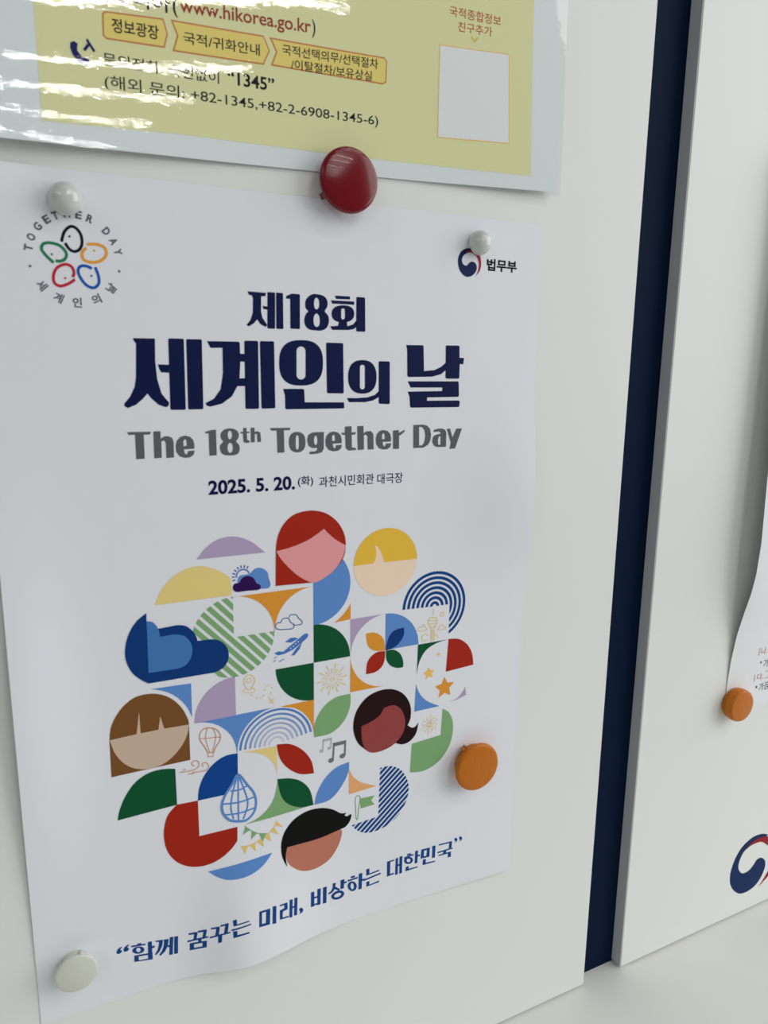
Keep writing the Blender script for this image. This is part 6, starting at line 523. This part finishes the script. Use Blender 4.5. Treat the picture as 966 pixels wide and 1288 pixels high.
# ------------------------------------------------------------------ the curled notice on the right-hand board
notice = sheet('paper_notice', ((350, 106), (560, 106), (560, -191), (350, -191)), h_notice, M_NOTICE, 60, 100)
tag(notice, 'white paper notice curling away from the right board, cut off by the frame', 'notice')
def nt_(c, s, x0, z0, x1, z1): return (c, s, (x0, z0, x1, z1), B(bold=.004))
NOTICE_TEXT = [nt_('notice_grey', '|', 372.9, -159.8, 373.5, -154.8), nt_('notice_red', '나.', 374.9, -159.7, 380.4, -155.2),
               nt_('notice_black', '•', 375.6, -165.2, 377.0, -163.8), nt_('notice_black', '가', 378.7, -168.2, 383.3, -163.3),
               nt_('notice_grey', '|', 372.4, -175.8, 373.0, -171.4), nt_('notice_red', '다.', 375.0, -175.5, 380.3, -171.4), nt_('notice_grey', '그', 381.3, -175.5, 385.6, -170.9),
               nt_('notice_black', '•', 374.6, -180.3, 376.1, -178.7), nt_('notice_black', '가끔', 377.5, -182.6, 386.2, -177.8)]
lettering('notice_lettering', NOTICE_TEXT, notice, h_notice, 1)

# ------------------------------------------------------------------ magnets
def lathe(bm, prof, n=64, sx=1.0):
    rings = []
    for r, z in prof:
        if r < 1e-5: rings.append([bm.verts.new((0, 0, z))]); continue
        rings.append([bm.verts.new((r * math.cos(2 * math.pi * i / n) * sx, r * math.sin(2 * math.pi * i / n), z)) for i in range(n)])
    for a, b in zip(rings, rings[1:]):
        for i in range(n):
            j = (i + 1) % n
            if len(a) == 1 and len(b) > 1: bm.faces.new((a[0], b[j], b[i]))
            elif len(b) == 1 and len(a) > 1: bm.faces.new((a[i], a[j], b[0]))
            elif len(a) > 1: bm.faces.new((a[i], a[j], b[j], b[i]))
def magnet(label, X, Z, lift, R, H, m, style, nub=None, tilt=(0, 0), group=None):
    root = bpy.data.objects.new('button_magnet', None)
    COL.objects.link(root)
    root.location = P3(X, Z, lift)
    # local +z points away from the board
    root.rotation_euler = (math.radians(90 + tilt[0]), math.radians(tilt[1]), 0)
    root.empty_display_size = 0.01
    tag(root, label, 'magnet', group or 'round magnets holding up the sheets')
    R /= 1000.0; H /= 1000.0
    bm = bmesh.new()
    if style == 'ball':
        prof = [(R * .80, H * .10), (R * .93, H * .16), (R, H * .28)]
        for k in range(1, 15):
            a = k / 14 * math.pi / 2
            prof.append((R * math.cos(a) ** .86 if k < 14 else 0, H * .28 + H * .72 * math.sin(a)))
    else:
        dome = {'disc': .085, 'flat': .05, 'thick': .05, 'saucer': .10}[style] * R
        lip = {'disc': .30, 'flat': .34, 'thick': .66, 'saucer': .17}[style] * H
        z0 = H - dome - lip
        prof = [(R * .86, z0), (R * .95, z0 + lip * .03), (R * .985, z0 + lip * .15), (R, z0 + lip * .42), (R * .992, z0 + lip * .68), (R * .965, z0 + lip * .9), (R * .925, z0 + lip * 1.02)]
        for k in range(1, 15):
            r = .925 * (1 - k / 14)
            prof.append((R * r, z0 + lip * 1.02 + dome * (1 - (r / .925) ** 2)))
    lathe(bm, prof)
    cap = from_bm('cap', bm, m, root, True)
    bm = bmesh.new()
    if style == 'ball':
        lathe(bm, [(0, 0.0), (R * .74, 0.0), (R * .80, H * .04), (R * .86, H * .16), (R * .5, H * .2), (0, H * .2)])
    else:
        k = {'disc': .80, 'flat': .80, 'thick': .90, 'saucer': .70}[style]
        lathe(bm, [(R * .66, 0.0), (R * k * .96, 0.0), (R * k, H * .05), (R * (k + .05), z0 * .55), (R * (k + .06), z0 * .75), (R * (k + .03), z0 * .8), (R * .9, z0 + lip * .2), (0, z0 + lip * .2)])
    body = from_bm('skirt', bm, m, root, True)
    if nub:
        for ang in nub:
            a = math.radians(ang)
            bm = bmesh.new(); bmesh.ops.create_cube(bm, size=1)
            rr = R * (.93 if style != 'saucer' else .80)
            for v in bm.verts:
                c = v.co.copy()
                r = rr + c.x * R * .12; t = c.y * R * .16; z = H * .42 + c.z * H * .40
                v.co = (r * math.cos(a) - t * math.sin(a), r * math.sin(a) + t * math.cos(a), z)
            bmesh.ops.bevel(bm, geom=bm.edges[:], offset=R * .02, segments=2, affect='EDGES')
            from_bm('nub', bm, m, root, True)
    bm = bmesh.new()
    lathe(bm, [(0, .00005), (R * .6, .00005), (R * .6, H * .25), (0, H * .25)], 32)
    core = from_bm('magnet_core', bm, M_STEEL, root)
    return root
magnet('large glossy red round magnet holding the laminated sheet and the top of the poster', 114.88, 63.29, 0.65, 11.1, 7.0, M_REDP, 'disc', nub=(212,))
magnet('orange round magnet on the lower right of the event poster', 179.67, -178.47, 0.45, 11.25, 6.6, M_ORANGE, 'flat', nub=(122,))
magnet('orange round magnet at the foot of the curled notice on the right board', 355.76, -184.62, 0.45, 9.4, 7.2, M_ORANGE, 'thick')
magnet('small glossy white domed magnet above the ring logo at top left of the poster', 21.9, 48.2, 0.45, 4.9, 6.2, M_WHITEP, 'ball')
magnet('small white domed magnet beside the swirl emblem at top right of the poster', 172.9, 47.5, 0.45, 4.75, 6.3, M_WHITEP, 'ball')
magnet('ivory white round magnet at the bottom left corner of the poster', 8.36, -217.11, 0.45, 7.3, 6.8, M_WHITEQ, 'saucer', nub=(70, 152), tilt=(0, 0))
